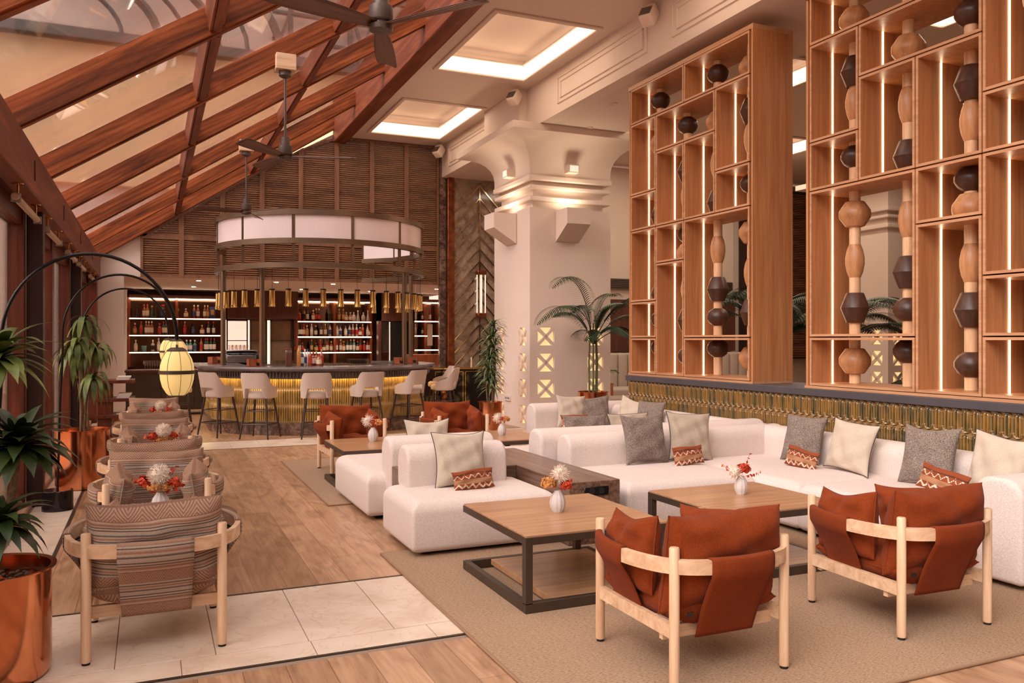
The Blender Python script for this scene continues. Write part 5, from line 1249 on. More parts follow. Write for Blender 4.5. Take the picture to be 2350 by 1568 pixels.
sofa('corner_sofa', 'far white corner sofa turned to the bar, under the palm', [(3.22, 6.80, 4.58, 7.95), (4.45, 7.0, 5.60, 8.3), (4.35, 8.3, 5.60, 9.40)],
     [(3.19, 6.64, 0.12, 5.74, 6.92, 0.69), (5.46, 6.9, 0.30, 5.74, 9.5, 0.665), (4.36, 9.26, 0.10, 5.74, 9.52, 0.70)])
# ---- walnut console between the sofas
t = thing('walnut_console', 'long low dark walnut console with sockets between the white sofas', 'console table', (0, 0, 0))
b = MB(); b.box(2.76, 5.28, 0.0, 3.175, 7.2, 0.30, 0.003, 1); b.box(2.76, 5.27, 0.29, 3.18, 7.2, 0.47, 0.004, 1); b.build('cabinet', 'walnut_y', t, smooth=False)
b = MB(); b.box(1.80, 6.215, 0.0, 2.76, 6.545, 0.47, 0.004, 1); b.build('rear_shelf', 'walnut', t, smooth=False)
b = MB(); b.box(3.18, 6.62, 0.0, 5.45, 6.65, 0.40, 0.003, 1); b.build('link_panel', 'walnut', t, smooth=False)
b = MB(); b.box(2.88, 5.262, 0.365, 3.08, 5.27, 0.43, 0.003, 1); o = b.build('socket_plate', 'black_gloss', t)
for x in (2.94, 3.02): b = MB(); b.tube([(x, 5.263, 0.3975), (x, 5.257, 0.3975)], 0.024, 16); b.build('socket', 'black_matte', o)
# ---- coffee tables
LA = lambda a, c: ((-a, -c), (a-0.13, c-0.045), (a-0.045, -c))
LB = lambda a, c: ((-a, c-0.045), (-a+0.31, c-0.045), (a-0.045, -c))
def coffee(x0, y0, x1, y1, lab, legs=LA):
    t = thing('coffee_table', lab, 'coffee table', ((x0+x1)/2, (y0+y1)/2, 0), 0, 'low square coffee tables'); a, c = (x1-x0)/2, (y1-y0)/2; H_ = 0.435
    b = MB(); b.box(-a+0.004, -c+0.004, H_-0.012, a-0.004, c-0.004, H_, 0.002, 1); b.build('tabletop', 'table_wood', t, smooth=False)
    b = MB(); b.box(-a, -c, H_-0.052, a, c, H_-0.010, 0.002, 1); b.build('top_frame', 'table_frame', t, smooth=False)
    for (lx, ly) in legs(a, c):
        b = MB(); b.box(lx, ly, 0.06, lx+0.045, ly+0.045, H_-0.05, 0.002, 1); b.build('leg', 'table_frame', t, smooth=False)
    b = MB(); h = 0.055
    for q in ((-a, -c, a, -c+0.04), (-a, c-0.04, a, c), (-a, -c+0.04, -a+0.04, c-0.04), (a-0.04, -c+0.04, a, c-0.04)): b.box(q[0], q[1], 0.013, q[2], q[3], 0.013+h, 0.002, 1)
    b.build('base_frame', 'table_frame', t, smooth=False)
    b = MB(); b.box(-a+0.18, -c+0.04, 0.03, a-0.04, c-0.04, 0.066, 0.002, 1); b.build('lower_shelf', 'table_wood', t, smooth=False)
    return t
coffee(1.86, 4.065, 2.79, 5.04, 'near left oak coffee table with dark metal frame')
coffee(3.22, 4.06, 4.15, 4.96, 'near right oak coffee table in front of the corner sofa', LB)
coffee(1.70, 7.92, 2.62, 8.87, 'far left oak coffee table before the left rust armchair')
coffee(3.04, 8.02, 3.96, 8.95, 'far right oak coffee table beside the far corner sofa')
# ---- rugs
for (x0, y0, x1, y1, lab) in ((1.47, 2.62, 5.1, 5.64, 'beige woven rug under the two nearest coffee tables'), (1.47, 7.47, 4.6, 10.43, 'beige woven rug under the far seating group')):
    b = MB(); b.box(x0, y0, 0.001, x1, y1, 0.012, 0.005, 2); o = b.build('rug', 'rug_weave'); tag(o, lab, 'rug', 'beige woven rugs')
    b = MB(); e = 0.012
    for q in ((x0-0.004, y0-0.004, x1+.004, y0+e), (x0-.004, y1-e, x1+.004, y1+.004), (x0-.004, y0+e, x0+e, y1-e), (x1-e, y0+e, x1+.004, y1-e)): b.box(q[0], q[1], 0.0012, q[2], q[3], 0.0145, 0.004, 1)
    b.build('border', 'rug_border', o)
# ---- sling armchairs
def armchair(fab, sling, label, group):
    t = thing('sling_armchair', label, 'armchair', group=group)
    ax, ay, H_ = 0.297, 0.315, 0.606
    for sx in (-1, 1):
        for sy in (-1, 1):
            b = MB(); b.lathe([(0, 0.012), (0.0205, 0.012), (0.0225, 0.02), (0.0225, H_-0.006), (0.019, H_), (0, H_)], (sx*ax, sy*ay, 0), 20)
            o = b.build('leg', 'ash', t)
            b = MB(); b.cyl((sx*ax, sy*ay), 0.018, 0.0, 0.012, 16); b.build('foot_pad', 'black_matte', o)
    def bow(p, q, out, n=14):
        p, q = Vector(p), Vector(q); r = []
        for i in range(n+1):
            k = i/n; r.append(p.lerp(q, k)+Vector(out)*(1-(2*k-1)**2)**0.8)
        return r
    zr = 0.525
    rails = {'back': bow((-ax, -ay, zr), (ax, -ay, zr), (0, -0.095, 0)), 'left': bow((-ax, -ay, zr), (-ax, ay, zr), (-0.10, 0, 0)), 'right': bow((ax, -ay, zr), (ax, ay, zr), (0.10, 0, 0))}
    for k, P_ in rails.items():
        b = MB(); b.bar(P_, 0.026, 0.062); b.build('top_rail', 'ash_x', t, ang=50)
    for a_, c_ in (((-ax, -ay), (-ax, ay)), ((ax, -ay), (ax, ay))):
        b = MB(); b.bar([(a_[0], a_[1], 0.245), (c_[0], c_[1], 0.245)], 0.028, 0.06); b.build('side_rail', 'ash_x', t, smooth=False)
    for y, z in ((-ay+0.10, 0.212), (ay-0.06, 0.225)):
        b = MB(); b.bar([(-ax, y, z), (ax, y, z)], 0.028, 0.055); b.build('cross_rail', 'ash_x', t, smooth=False)
    # slings: cloth wrapped over the rail and running down under the seat
    def sling(name, P_, i0, i1, inn, bot):
        b = MB(); n = i1-i0
        def g(u, v):
            k = i0+u*n; i = min(int(k), len(P_)-2); p = P_[i].lerp(P_[i+1], k-i); d = Vector(inn)
            if v < 0.36:
                ang = v/0.36*PI*1.6-0.3; w_ = Vector(d)*(-math.sin(ang)*0.0); 
                prof = [(0.016, 0.030), (0.010, 0.036), (-0.010, 0.036), (-0.018, 0.028), (-0.018, -0.036)]
                q = v/0.36*(len(prof)-1); j = min(int(q), len(prof)-2); f = q-j
                o_, z_ = prof[j][0]*(1-f)+prof[j+1][0]*f, prof[j][1]*(1-f)+prof[j+1][1]*f
                return p+d*o_+Vector((0, 0, z_))
            q = (v-0.36)/0.64; st = p+d*(-0.018)+Vector((0, 0, -0.036))
            bp_ = Vector(bot(u)); r = st.lerp(bp_, q); r -= d*0.03*math.sin(PI*q)*(-1)*0.4; return r
        b.grid(g, 14, 24)
        o = b.build(name, sling_m, t, ang=60); md = o.modifiers.new('s', 'SOLIDIFY'); md.thickness = 0.006; md.offset = 0
        return o
    sling_m = sling_name
    sling('back_sling', rails['back'], 3.1, 10.9, (0, 1, 0), lambda u: (-0.15+0.31*u, -ay+0.055, 0.185))
    sling('arm_sling', rails['left'], 5.6, 13.0, (1, 0, 0), lambda u: (-ax+0.02, -0.04+0.24*u, 0.255))
    sling('arm_sling', rails['right'], 5.6, 13.0, (-1, 0, 0), lambda u: (ax-0.02, -0.04+0.24*u, 0.255))
    # cushions
    def cush(name, w_, h, th, loc, rot, seed, droop=0.0, pin=0.04, n=30, pw=3.2, ex=0.5, wr=0.012):
        b = pillow_mb(w_, h, th, seed, pin, n, wr, droop=droop, pw=pw, ex=ex); ed = b.sides; o = b.build(name, fab, t, ang=80); o.location = loc; o.rotation_euler = [R_(a) for a in rot]
        for e_ in ed: b = MB(); b.tube(e_, 0.0045, 5); b.build('seam', fab, o)
        return o
    cush('seat_cushion', 0.56, 0.60, 0.17, (0, 0.315, 0.315), (90, 0, 0), 1, pin=0.02, pw=5)
    cush('back_cushion', 0.60, 0.46, 0.21, (0, -0.20, 0.285), (10, 0, 0), 2, 0.02, 0.03, pw=4)
    cush('arm_cushion', 0.44, 0.34, 0.17, (-0.265, 0.09, 0.33), (8, 6, 84), 3, 0.02)
    cush('arm_cushion', 0.44, 0.34, 0.17, (0.265, 0.09, 0.33), (8, -6, -84), 4, 0.02)
    if fab == 'rust': b = MB(); b.box(-0.235, -0.318, 0.30, -0.20, -0.314, 0.32); b.build('care_label', 'black_gloss', t, smooth=False)
    return t
sling_name = 'rust_sling'
ra = armchair('rust', 'rust_sling', 'rust velvet sling armchair at the front, back to the camera, before the near left table', 'rust sling armchairs'); ra.location = (2.335, 3.25, 0.012)
dup(ra, (3.725, 3.285, 0.012), R_(-2), 'rust velvet sling armchair at the right, back to the camera, next to the sofa arm')
dup(ra, (2.10, 9.36, 0.012), PI+R_(2), 'rust armchair facing us behind the far left coffee table')
dup(ra, (3.36, 9.40, 0.012), PI, 'rust armchair facing us behind the far right coffee table')
sling_name = 'stripe_fabric'
sa = armchair('stripe_fabric', 'stripe_fabric', 'nearest striped armchair, its back to the camera on the stone strip', 'striped sling armchairs'); sa.location = (0.025, 4.59, 0.0)
for y, r, lab in ((6.0, PI, 'second striped armchair, facing us across the nearest round table'), (7.15, 0, 'third striped armchair from the camera, back turned to us'), (8.56, PI, 'fourth striped armchair, facing us across the second round table'), (9.95, 0, 'fifth striped armchair from the camera, back turned to us'), (11.75, PI, 'farthest striped armchair, facing us under the paper lantern')):
    dup(sa, (0.03 if r == 0 else 0.045, y, 0), r, lab)
# ---- round walnut tables
rt = thing('round_table', 'round walnut table between the two nearest striped armchairs', 'round table', (0.07, 5.33, 0), group='round walnut tables')
b = MB(); b.lathe([(0, 0.412), (0.405, 0.412), (0.42, 0.42), (0.42, 0.445), (0.415, 0.45), (0, 0.45)], seg=64); b.build('tabletop', 'walnut', rt, ang=30)
b = MB(); b.cyl((0, 0), 0.03, 0.02, 0.412, 16); b.build('pedestal', 'table_frame', rt)
b = MB(); b.lathe([(0, 0), (0.22, 0), (0.22, 0.012), (0.04, 0.03), (0, 0.03)], seg=32); b.build('base', 'table_frame', rt)
dup(rt, (0.09, 7.85, 0), 0, 'round walnut table between the third and fourth striped armchairs')
dup(rt, (0.10, 10.85, 0), 0, 'farthest round walnut table between the last two striped armchairs')
# ---- vases with dried flowers
def vase_mb():
    b = MB(); b.lathe([(0, 0), (0.034, 0), (0.048, 0.03), (0.052, 0.06), (0.042, 0.10), (0.022, 0.128), (0.021, 0.135), (0.017, 0.135), (0.017, 0.10), (0, 0.09)], seg=48, fl=(10, 0.10)); return b
def bouquet(loc, lab, kind, rz=0, scale=1.0, seed=0):
    scale *= 1.12
    t = thing('flower_vase', lab, 'vase', loc, rz, 'white fluted vases of dried flowers'); t.scale = (scale,)*3
    vase_mb().build('vase', 'vase_white', t, ang=60)
    rnd = random.Random(seed)
    def puff(c, r, mat, n, name, rad=0.0012, curl=0.3):
        b = MB()
        for _ in range(n):
            z = rnd.uniform(-1, 1); a = rnd.uniform(0, 2*PI); s = math.sqrt(1-z*z); d = Vector((s*math.cos(a), s*math.sin(a), z)); q = Vector((rnd.uniform(-1, 1), rnd.uniform(-1, 1), rnd.uniform(-1, 1)))*curl*r
            c_ = Vector(c); b.tube([c_+d*r*0.5, c_+d*r*0.8+q*0.5, c_+d*r+q], [rad*1.5, rad*1.3, rad], 4)
        b.lathe([(0, -r*0.8), (r*0.6, -r*0.55), (r*0.8, 0), (r*0.6, r*0.55), (0, r*0.8)], c, 12)
        b.build(name, mat, t)
    def petals(c, r, mat, n, name, ps=0.012, flat=0.8):
        b = MB()
        for _ in range(n):
            z = rnd.uniform(-0.6, 1); a = rnd.uniform(0, 2*PI); s = math.sqrt(max(0, 1-z*z)); d = Vector((s*math.cos(a), s*math.sin(a), z*flat)); p = Vector(c)+d*r*rnd.uniform(0.6, 1.0)
            u = d.cross(Vector((rnd.uniform(-1, 1), rnd.uniform(-1, 1), rnd.uniform(-1, 1)))).normalized(); v = (d.cross(u)+d*rnd.uniform(-0.6, 0.6)).normalized(); k = ps*rnd.uniform(0.7, 1.3)
            b.quad(p-u*k, p-v*k+d*k*0.3, p+u*k, p+v*k+d*k*0.3)
        b.build(name, mat, t, smooth=False)
    def sprig(dirv, L_, mat, name, n=9):
        b = MB(); d = Vector(dirv).normalized(); p0 = Vector((0, 0, 0.12)); P_ = [p0+d*L_*k/6+Vector((0, 0, -0.012*(k/6)**2)) for k in range(7)]; b.tube(P_, 0.0012, 4)
        for k in range(n):
            q = P_[2+k % 5]+Vector((rnd.uniform(-1, 1), rnd.uniform(-1, 1), rnd.uniform(-1, 1)))*0.010; u = Vector((rnd.uniform(-1, 1), rnd.uniform(-1, 1), rnd.uniform(-1, 1))).normalized(); v = u.cross(d).normalized(); s = 0.014
            b.quad(q-u*s, q-v*s, q+u*s, q+v*s)
        b.build(name, mat, t, smooth=False)
    if kind == 'a':      # white pompon, gold hydrangea, red leaves
        puff((0.015, 0.0, 0.235), 0.052, 'petal_white', 380, 'white_pompon'); petals((-0.055, -0.01, 0.18), 0.05, 'petal_gold', 240, 'golden_hydrangea', 0.011); petals((0.055, -0.015, 0.17), 0.036, 'petal_red', 70, 'red_leaves', 0.015)
        sprig((1, -0.1, 0.9), 0.12, 'petal_red', 'red_sprig')
    elif kind == 'b':    # red spray with white grass low left
        petals((0.02, 0, 0.185), 0.05, 'petal_red', 110, 'red_leaves', 0.014); puff((-0.055, -0.02, 0.165), 0.045, 'petal_white', 260, 'white_pompon', curl=0.6); petals((0.02, 0.01, 0.20), 0.03, 'petal_gold', 50, 'golden_hydrangea', 0.008)
        sprig((-1, 0, 0.75), 0.17, 'petal_red', 'red_sprig'); sprig((1, 0, 0.35), 0.15, 'petal_red', 'red_sprig'); sprig((0.35, 0, 1), 0.20, 'petal_red', 'red_sprig', 5)
    elif kind == 'c':    # striped-chair tables: round white ball, red wings, gold skirt
        puff((0.0, -0.01, 0.225), 0.06, 'petal_white', 460, 'white_pompon', curl=0.12); petals((0.0, 0, 0.165), 0.07, 'petal_gold', 150, 'golden_hydrangea', 0.009, 0.35); petals((-0.075, 0, 0.185), 0.035, 'petal_red', 40, 'red_leaves', 0.017); petals((0.075, 0, 0.185), 0.03, 'petal_red', 34, 'red_leaves', 0.015)
        sprig((-1, 0, 0.65), 0.15, 'petal_red', 'red_sprig', 12); sprig((1, 0, 0.55), 0.14, 'petal_red', 'red_sprig', 12); sprig((0.5, 0.1, 1), 0.18, 'petal_red', 'red_sprig', 8)
    else:
        puff((-0.05, 0.0, 0.20), 0.048, 'petal_white', 300, 'white_pompon', curl=0.5); petals((0.05, -0.01, 0.185), 0.046, 'petal_gold', 160, 'golden_hydrangea', 0.010); petals((0.0, -0.02, 0.19), 0.03, 'petal_red', 40, 'red_leaves', 0.012)
        if kind == 'e': sprig((0.9, 0, 0.9), 0.13, 'petal_red', 'red_sprig')
    return t
bouquet((2.31, 4.57, 0.4355), 'white fluted vase with gold, white and red dried flowers on the near left coffee table', 'a', YAW*-1, 0.88, 1)
bouquet((3.73, 4.58, 0.4355), 'white fluted vase with spiky red dried flowers on the near right coffee table', 'b', -YAW, 0.84, 2)
bouquet((0.055, 5.30, 0.4505), 'white fluted vase with a pale pompon and red sprigs on the nearest round table', 'c', -YAW, 1.0, 3)
bouquet((0.10, 7.83, 0.4505), 'vase of pale pompon and red sprigs on the second round table', 'c', 0.3, 1.0, 4)
bouquet((0.12, 10.80, 0.4505), 'vase of pale pompon and red sprigs on the farthest round table', 'c', -0.5, 1.0, 5)
bouquet((2.14, 8.52, 0.4355), 'white fluted vase with gold hydrangea on the far left coffee table', 'd', -YAW, 0.95, 6)
bouquet((3.60, 8.50, 0.4355), 'white fluted vase with pale flowers and a red sprig on the far right coffee table', 'e', -YAW, 0.85, 7)
# ---- cushions on the sofas
cushion('cushion', 0.42, 0.42, 0.13, 'linen', (2.135, 5.80, 0.40), (-16, 0, -2), 'large beige linen pillow with dark piping on the nearest chaise', 'linen pillows', 'piping', 11)
cushion('cushion', 0.33, 0.15, 0.075, 'ikat', (2.18, 5.66, 0.40), (-14, -3, 2), 'small rust and white knitted cushion on the nearest chaise', 'knitted rust cushions', None, 12, pinch=0.06)
cushion('cushion', 0.42, 0.40, 0.13, 'linen', (2.26, 6.98, 0.40), (14, 0, 178), 'beige pillow peeking over the second chaise backrest', 'linen pillows', 'piping', 13)
cushion('cushion', 0.46, 0.45, 0.14, 'grey_wool', (4.03, 6.20, 0.40), (-14, 0, 2), 'dark grey wool pillow on the left part of the near corner sofa', 'grey wool pillows', None, 14)
cushion('cushion', 0.45, 0.45, 0.13, 'linen_grey', (4.50, 6.22, 0.40), (-14, 4, -6), 'beige pillow with dark piping beside the dark grey one on the near corner sofa', 'linen pillows', 'piping', 15)
cushion('cushion', 0.33, 0.17, 0.08, 'ikat', (4.33, 6.00, 0.40), (-12, -3, 4), 'small rust knitted cushion between the grey and beige pillows', 'knitted rust cushions', None, 16, pinch=0.06)
cushion('cushion', 0.44, 0.44, 0.14, 'grey_wool', (5.30, 5.72, 0.40), (-15, 0, -84), 'grey wool pillow nearest the sofa corner, against the tiled wall', 'grey wool pillows', None, 17)
cushion('cushion', 0.44, 0.44, 0.13, 'linen', (5.28, 5.17, 0.40), (-15, 5, -84), 'creased beige pillow in the middle of the tiled wall side', 'linen pillows', 'piping', 18)
cushion('cushion', 0.32, 0.17, 0.08, 'ikat', (5.10, 5.50, 0.40), (-14, 8, -80), 'small rust knitted cushion in front of the wall-side grey pillow', 'knitted rust cushions', None, 19, pinch=0.06)
cushion('cushion', 0.46, 0.46, 0.14, 'grey_wool', (5.30, 4.42, 0.40), (-13, 0, -86), 'grey wool pillow behind the right rust armchair', 'grey wool pillows', None, 20)
cushion('cushion', 0.46, 0.46, 0.13, 'linen', (5.30, 3.88, 0.40), (-13, 4, -92), 'beige pillow at the right end of the corner sofa by the arm', 'linen pillows', 'piping', 21)
cushion('cushion', 0.36, 0.19, 0.08, 'ikat', (5.08, 4.12, 0.41), (-14, 12, -84), 'small rust knitted cushion beside the sofa arm, above the right armchair', 'knitted rust cushions', None, 22, pinch=0.06)
cushion('cushion', 0.40, 0.42, 0.13, 'linen', (4.80, 9.10, 0.40), (-15, 4, -4), 'cream pillow at the back of the far corner sofa', 'linen pillows', None, 23)
cushion('cushion', 0.42, 0.40, 0.13, 'grey_wool', (5.12, 9.05, 0.40), (-15, -3, -14), 'grey wool pillow at the back of the far corner sofa', 'grey wool pillows', None, 24)
cushion('cushion', 0.34, 0.20, 0.09, 'ikat', (4.70, 8.85, 0.40), (-15, 0, -20), 'small rust knitted cushion on the far corner sofa', 'knitted rust cushions', None, 25)
cushion('cushion', 0.44, 0.40, 0.13, 'linen', (5.30, 8.66, 0.40), (-15, 8, -80), 'cream pillow against the tiled wall on the far sofa', 'linen pillows', None, 26)
cushion('cushion', 0.44, 0.40, 0.13, 'grey_wool', (5.30, 8.20, 0.40), (-15, 0, -78), 'grey wool pillow against the tiled wall on the far sofa', 'grey wool pillows', None, 27)
cushion('cushion', 0.48, 0.38, 0.13, 'grey_wool', (3.90, 7.06, 0.40), (14, 0, 176), 'dark grey pillow peeking over the far sofa backrest', 'grey wool pillows', None, 28)
cushion('cushion', 0.48, 0.38, 0.13, 'linen_grey', (4.40, 7.06, 0.40), (14, 0, 180), 'beige piped pillow peeking over the far sofa backrest', 'linen pillows', 'piping', 29)
# ================================================================ LANTERN LAMPS
def arc_lamp(loc, lab, lanx=1.0, lany=0.0):
    t = thing('arc_lamp', lab, 'floor lamp', loc, group='arched lamps with paper lanterns')
    b = MB(); b.lathe([(0, 0), (0.125, 0), (0.125, 0.165), (0.12, 0.17), (0, 0.17)], seg=40); b.build('base', 'black_gloss', t, ang=30)
    P_ = [(0, 0, 0.17), (0.02, 0, 0.9), (0.04, 0.0, 1.30)]
    for i in range(29):
        a = PI*(1-i/28); P_.append((0.505+0.465*math.cos(a), lany*(i/28), 1.50+0.51*math.sin(a)))
    P_ = [Vector(p) for p in P_]
    b = MB(); b.tube(P_, [0.0105]*3+[0.0105 if i < 22 else 0.0125 for i in range(len(P_)-3)], 10); b.build('stem', 'black_metal', t)
    lx = P_[-1].x
    b = MB(); b.tube([P_[-1], (lx, lany, 1.44)], 0.0018, 6); b.build('cord', 'black_matte', t)
    prof = [(0.044, 1.155), (0.062, 1.17), (0.086, 1.21), (0.098, 1.255), (0.102, 1.30), (0.098, 1.345), (0.086, 1.385), (0.066, 1.42), (0.05, 1.435)]
    b = MB(); b.lathe(prof, (lx, lany, 0), 32); s_ = b.build('lamp_shade', 'lamp_shade_lit', t, ang=60)
    b = MB()
    for k in range(8):
        a = 2*PI*k/8+0.2; b.tube([(lx+(r+0.001)*math.cos(a), lany+(r+0.001)*math.sin(a), z) for r, z in prof], 0.0014, 5)
    b.build('rib', 'black_metal', s_)
    b = MB(); b.lathe([(0.103, 1.289), (0.106, 1.289), (0.106, 1.311), (0.103, 1.311), (0.103, 1.289)], (lx, lany, 0), 32); b.build('band', 'table_frame', t)
    b = MB(); b.lathe([(0, 1.452), (0.036, 1.452), (0.060, 1.434), (0.058, 1.428), (0, 1.43)], (lx, lany, 0), 28); b.lathe([(0, 1.47), (0.006, 1.47), (0.007, 1.45), (0, 1.45)], (lx, lany, 0), 10); b.build('top_cap', 'table_frame', t)
    b = MB(); b.lathe([(0, 1.15), (0.046, 1.15), (0.048, 1.158), (0, 1.16)], (lx, lany, 0), 28); b.build('bottom_ring', 'table_frame', t)
    return t
arc_lamp((-0.82, 5.5, 0), 'nearest black arched floor lamp, its paper lantern large before the bar')
arc_lamp((-0.75, 8.28, 0), 'middle black arched floor lamp on the glossy black cylinder base').scale = (1, 1, 1.04)
arc_lamp((-0.77, 10.7, 0), 'farthest black arched floor lamp, behind the drooping plant').scale = (1, 1, 1.045)
# ================================================================ POTS AND PLANTS
def pot(name, loc, r, h, lab, lip=0.02):
    t = thing(name, lab, 'plant pot', loc, group='copper planters')
    b = MB(); b.lathe([(0, 0.0), (r*0.90, 0.0), (r*0.97, 0.012), (r, 0.04), (r, h-0.01), (r+lip, h-0.004), (r+lip, h+0.003), (r-0.004, h+0.0), (r-0.012, h-0.09), (0, h-0.09)], seg=64); b.build('copper_body', 'copper', t, ang=50)
    rnd = random.Random(int(r*1000)); b = MB()
    nP = 150 if r > 0.2 else 60
    for _ in range(nP):
        a = rnd.uniform(0, 2*PI); q = (r-0.03)*math.sqrt(rnd.random()); s = rnd.uniform(0.008, 0.014)
        bm = bmesh.new(); bmesh.ops.create_icosphere(bm, subdivisions=1, radius=s); b.merge(bm, Matrix.Translation((q*math.cos(a), q*math.sin(a), h-0.080+rnd.uniform(0, 0.012)))@Matrix.Diagonal((1, rnd.uniform(.7, 1.3), 0.7, 1)))
    o = b.build('pebbles', 'pebbles', t); o['kind'] = 'stuff'
    return t
def leaf(b, p, d, L_, w_, droop, seg=6, fold=0.25, mi=0, twist=0.0):
    """strap leaf from p along direction d, bending down"""
    p = Vector(p); d = Vector(d).normalized(); side = d.cross(Vector((0, 0, 1)))
    if side.length < 1e-3: side = Vector((1, 0, 0))
    side.normalize(); pts = []; q = p.copy(); v = d.copy()
    for i in range(seg+1):
        k = i/seg; ww = w_*(math.sin(PI*min(1, k*0.9+0.10))**0.7)*(1-k**5); up = side.cross(v).normalized()
        s2 = side*math.cos(twist*k)+up*math.sin(twist*k)
        pts.append((q-s2*ww+up*ww*fold, q.copy(), q+s2*ww+up*ww*fold)); q = q+v*L_/seg; v = (v+Vector((0, 0, -droop/seg))).normalized()
    V = [[b.bm.verts.new(x) for x in r] for r in pts]
    for i in range(seg):
        for j in (0, 1): f = b.bm.faces.new([V[i][j], V[i][j+1], V[i+1][j+1], V[i+1][j]]); f.material_index = mi
def whorl(b, c, n, L_, w_, rnd, up=(0.1, 1.0), droop=1.4, seg=6, fold=0.25):
    for k in range(n):
        a = k*2.399+rnd.uniform(-0.2, 0.2); e = up[0]+(up[1]-up[0])*(k/n); l = L_*rnd.uniform(0.75, 1.1)
        leaf(b, Vector(c)+Vector((0, 0, 0.10*e*L_)), (math.cos(a)*(1-e*0.6), math.sin(a)*(1-e*0.6), e), l, w_*rnd.uniform(0.8, 1.15), droop*rnd.uniform(0.7, 1.3), seg, fold)
# nearest plant: thick-leaved dracaena with three heads
rnd = random.Random(8)
pot('planter', (-0.66, 4.28, 0), 0.25, 0.485, 'big copper planter at the lower left corner')
t = thing('dracaena', 'broad-leaved dracaena in the nearest copper planter at the left edge', 'plant', (-0.66, 4.28, 0.40))
for i, (top, bend) in enumerate((((0.04, 0.02, 1.00), -0.05), ((0.11, 0.05, 0.60), 0.04), ((0.05, -0.05, 0.27), 0.03))):
    b = MB(); P_ = bez((0.02*i-0.03, 0.02*i, 0.0), (bend+top[0]*0.5, 0.0, top[2]*0.5), top, 14); b.tube(P_, [0.014+0.0025*(k % 2) for k in range(15)], 9); b.build('stem', 'bark', t)
    b = MB(); whorl(b, top, (46, 60, 44)[i], (0.26, 0.28, 0.25)[i], (0.030, 0.036, 0.030)[i], rnd, (-0.1, 0.95), 1.5, 9); b.build('leaf_crown', 'leaf_dark' if i else 'leaf_mid', t, ang=70)
# drooping corn plant
pot('planter', (-0.63, 9.45, 0), 0.25, 0.59, 'copper planter of the drooping plant behind the black lamp base')
t = thing('corn_plant', 'tall drooping dracaena with long strap leaves by the window wall', 'plant', (-0.63, 9.45, 0.5))
for i, (x, y, z) in enumerate(((0.02, 0.0, 1.20), (-0.10, 0.06, 0.86), (0.10, -0.02, 0.62), (-0.04, -0.08, 0.98), (0.12, 0.04, 0.92))):
    b = MB(); P_ = bez((0.04*(i % 3)-0.02, 0.03*(i//2)-0.03, 0.0), (x*0.2, y*0.3, z*0.6), (x, y, z), 12); b.tube(P_, 0.011, 8); b.build('stem', 'bark', t)
    b = MB(); whorl(b, (x, y, z-0.02), 19, 0.35, 0.027, rnd, (-0.25, 0.8), 4.6, 10, 0.15); b.build('leaf_crown', 'leaf_mid', t, ang=70)
# spiky dracaena by the pillar
pot('planter', (5.02, 12.32, 0), 0.185, 0.50, 'copper planter of the spiky plant beside the pillar')
t = thing('spiky_dracaena', 'slim spiky-leaved dracaena beside the white pillar', 'plant', (5.02, 12.32, 0.42))
for i in range(4):
    x, y = 0.05*math.cos(i*1.6), 0.05*math.sin(i*1.6); h = (1.28, 1.05, 0.75, 0.45)[i]
    b = MB(); b.tube([(x, y, 0), (x*1.6, y*1.2, h*0.5), (x*0.8, y, h)], 0.013, 8); b.build('stem', 'bark', t)
    b = MB()
    for k in range(4 if i < 2 else 3):
        z = h-0.17*k
        if z > 0.2: whorl(b, (x, y, z), 30, 0.31, 0.015, rnd, (0.0, 0.95), 1.7, 6)
    b.build('leaf_crown', 'leaf_drac', t, ang=70)
# palms
def palm(loc, lab, fronds, seed, stems=6, h0=0.9, mat='leaf_palm'):
    rnd = random.Random(seed); t = thing('areca_palm', lab, 'palm', loc)
    for i in range(stems):
        a = i*1.1; b = MB(); b.tube([(0.07*math.cos(a), 0.05*math.sin(a), 0), (0.08*math.cos(a), 0.06*math.sin(a), h0*0.5), (0.05*math.cos(a), 0.04*math.sin(a), h0*(0.8+0.06*i))], [0.018, 0.016, 0.012], 8); b.build('cane', 'palm_stem', t)
    for (dx, dy, dz, L_, dr) in fronds:
        b = MB(); p = Vector((0.03*dx, 0.03*dy, h0*0.75)); v = Vector((dx, dy, dz)).normalized(); P_ = [p.copy()]; n = 26
        for i in range(n): p = p+v*L_/n; v = (v+Vector((dx*0.045*(1+i/n), dy*0.045, -dr/n*(0.3+1.4*i/n)))).normalized(); P_.append(p.copy())
        b.tube(P_, [0.009-0.007*i/n for i in range(n+1)], 6)
        for i in range(7, n+1):
            tdir = (P_[min(i+1, n)]-P_[i-1]).normalized(); sd = tdir.cross(Vector((0, 0, 1))).normalized()
            for s in (-1, 1):
                for j in (0, 0.5):
                    if i == n and j: continue
                    q = P_[i] if j == 0 else (P_[i]+P_[min(i+1, n)])/2
                    k = (i-6)/(n-6); leaf(b, q, sd*s*0.8+tdir*0.55+Vector((0, 0, 0.30)), 0.36*(math.sin(PI*(0.15+0.8*k))), 0.0125, 1.7, 5, 0.1)
        b.build('frond', mat, t, ang=80)
    return t
fr_ = [(-0.33, -0.22, 1.9, 1.85, 2.6), (-0.62, -0.35, 1.15, 1.75, 2.1), (-0.35, -0.3, 1.2, 1.25, 2.2), (0.45, -0.3, 1.5, 1.45, 1.5), (0.80, 0.0, 1.2, 1.6, 2.2), (0.30, 0.2, 1.6, 1.3, 1.8), (-0.25, 0.25, 1.1, 0.9, 2.0), (0.75, -0.5, 0.9, 1.1, 2.2), (0.25, -0.5, 0.8, 0.8, 2.2), (-0.4, -0.5, 0.7, 0.8, 2.0), (0.1, -0.3, 1.1, 0.95, 1.6)]
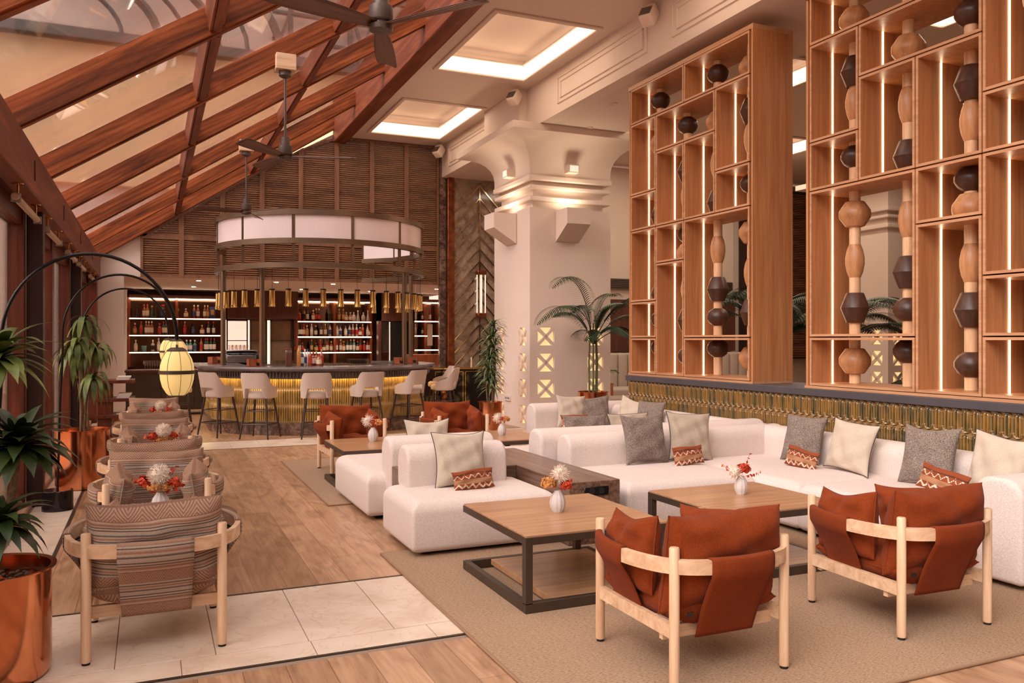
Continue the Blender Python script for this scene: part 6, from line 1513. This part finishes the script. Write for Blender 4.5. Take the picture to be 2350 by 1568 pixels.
pot('planter', (6.58, 11.75, 0), 0.24, 0.66, 'copper planter of the palm behind the far corner sofa')
palm((6.58, 11.75, 0.57), 'areca palm with arching fronds in front of the white pillar', fr_, 3, 7, 1.15)
pot('planter', (8.45, 9.9, 0), 0.26, 0.6, 'copper planter behind the shelf screens')
palm((8.45, 9.9, 0.5), 'dark palm behind the shelf screens, seen through their gaps', [(math.cos(a)*0.9, math.sin(a)*0.9, 0.9+0.5*(i % 3), 1.5, 1.6+0.3*(i % 2)) for i, a in enumerate([k*0.72 for k in range(16)])], 5, 8, 1.5)
pot('planter', (9.1, 9.0, 0), 0.26, 0.6, 'copper planter in the gap between the screens')
palm((9.1, 9.0, 0.5), 'second dark palm filling the gap between the two shelf screens', [(math.cos(a)*0.7, math.sin(a)*0.7, 0.7+0.5*(i % 4), 1.3, 1.7) for i, a in enumerate([k*0.72+0.3 for k in range(18)])], 6, 8, 1.2)
t = palm((10.2, 7.8, 0.0), 'low palm behind the right shelf screen', [(math.cos(a), math.sin(a), 0.8+0.3*(i % 3), 1.2, 1.8) for i, a in enumerate([k*0.8 for k in range(8)])], 7, 5, 1.0)
# far hall seen beside the pillar
t = thing('banquette', 'long beige channelled banquette in the far hall beyond the pillar', 'banquette', (0, 0, 0))
b = MB(); b.box(7.6, 15.2, 0.0, 13.4, 16.1, 0.45, 0.05, 4); b.build('seat', 'stool_fabric', t)
b = MB()
for k in range(22): b.box(7.6+k*0.26, 16.1, 0.30, 7.85+k*0.26, 16.4, 1.20, 0.06, 3)
b.build('backrest', 'stool_fabric', t)
b = MB(); b.box(7.4, 16.8, 1.22, 13.5, 16.99, 2.45); o = b.build('wood_panelling', 'bar_wall_wood', smooth=False); tag(o, 'dark wooden panelling above the far banquette', 'panelling')
b = MB(); b.box(7.4, 16.9, 2.72, 13.5, 16.99, 2.95); o = b.build('air_vent', 'grey_metal', smooth=False); tag(o, 'long grey air vent on the far hall wall', 'vent')
b = MB()
for k in range(5): b.box(7.4, 16.885, 2.74+k*0.042, 13.5, 16.9, 2.75+k*0.042)
b.build('slats', 'table_frame', o, smooth=False)
t = thing('louvred_panel', 'tall dark louvred panel with a copper edge in the far hall between the screens', 'louvre panel', (0, 0, 0))
b = MB(); b.box(13.9, 16.9, 1.0, 20.4, 17.15, 5.4); b.build('backing', 'post_wood', t, smooth=False)
b = MB()
for k in range(95): b.box(14.35, 16.84, 1.05+k*0.045, 20.4, 16.9, 1.075+k*0.045)
b.build('slats', 'louver_wood', t, smooth=False)
b = MB(); b.box(14.15, 16.8, 1.0, 14.3, 16.9, 5.4); b.build('copper_edge', 'copper_dark', t, smooth=False)
pot('planter', (8.3, 14.4, 0), 0.2, 0.62, 'copper pot in the far hall between pillar and screen')
t = thing('monstera', 'broad-leaved plant in the far hall by the banquette', 'plant', (8.3, 14.4, 0.55))
b = MB(); rnd = random.Random(21)
for k in range(8): a = k*0.8; leaf(b, (0, 0, 0.25), (math.cos(a), math.sin(a), 0.9), 0.42, 0.13, 1.8, 7, 0.1)
b.tube([(0, 0, 0), (0, 0, 0.28)], 0.02, 8); b.build('leaf_crown', 'leaf_mid', t, ang=70)
t = thing('sofa_chair', 'beige lounge seat in the far hall by the copper pot', 'sofa', (0, 0, 0)); b = MB(); b.box(7.7, 13.2, 0.0, 8.9, 13.9, 0.42, 0.08, 4); b.build('seat', 'stool_fabric', t)
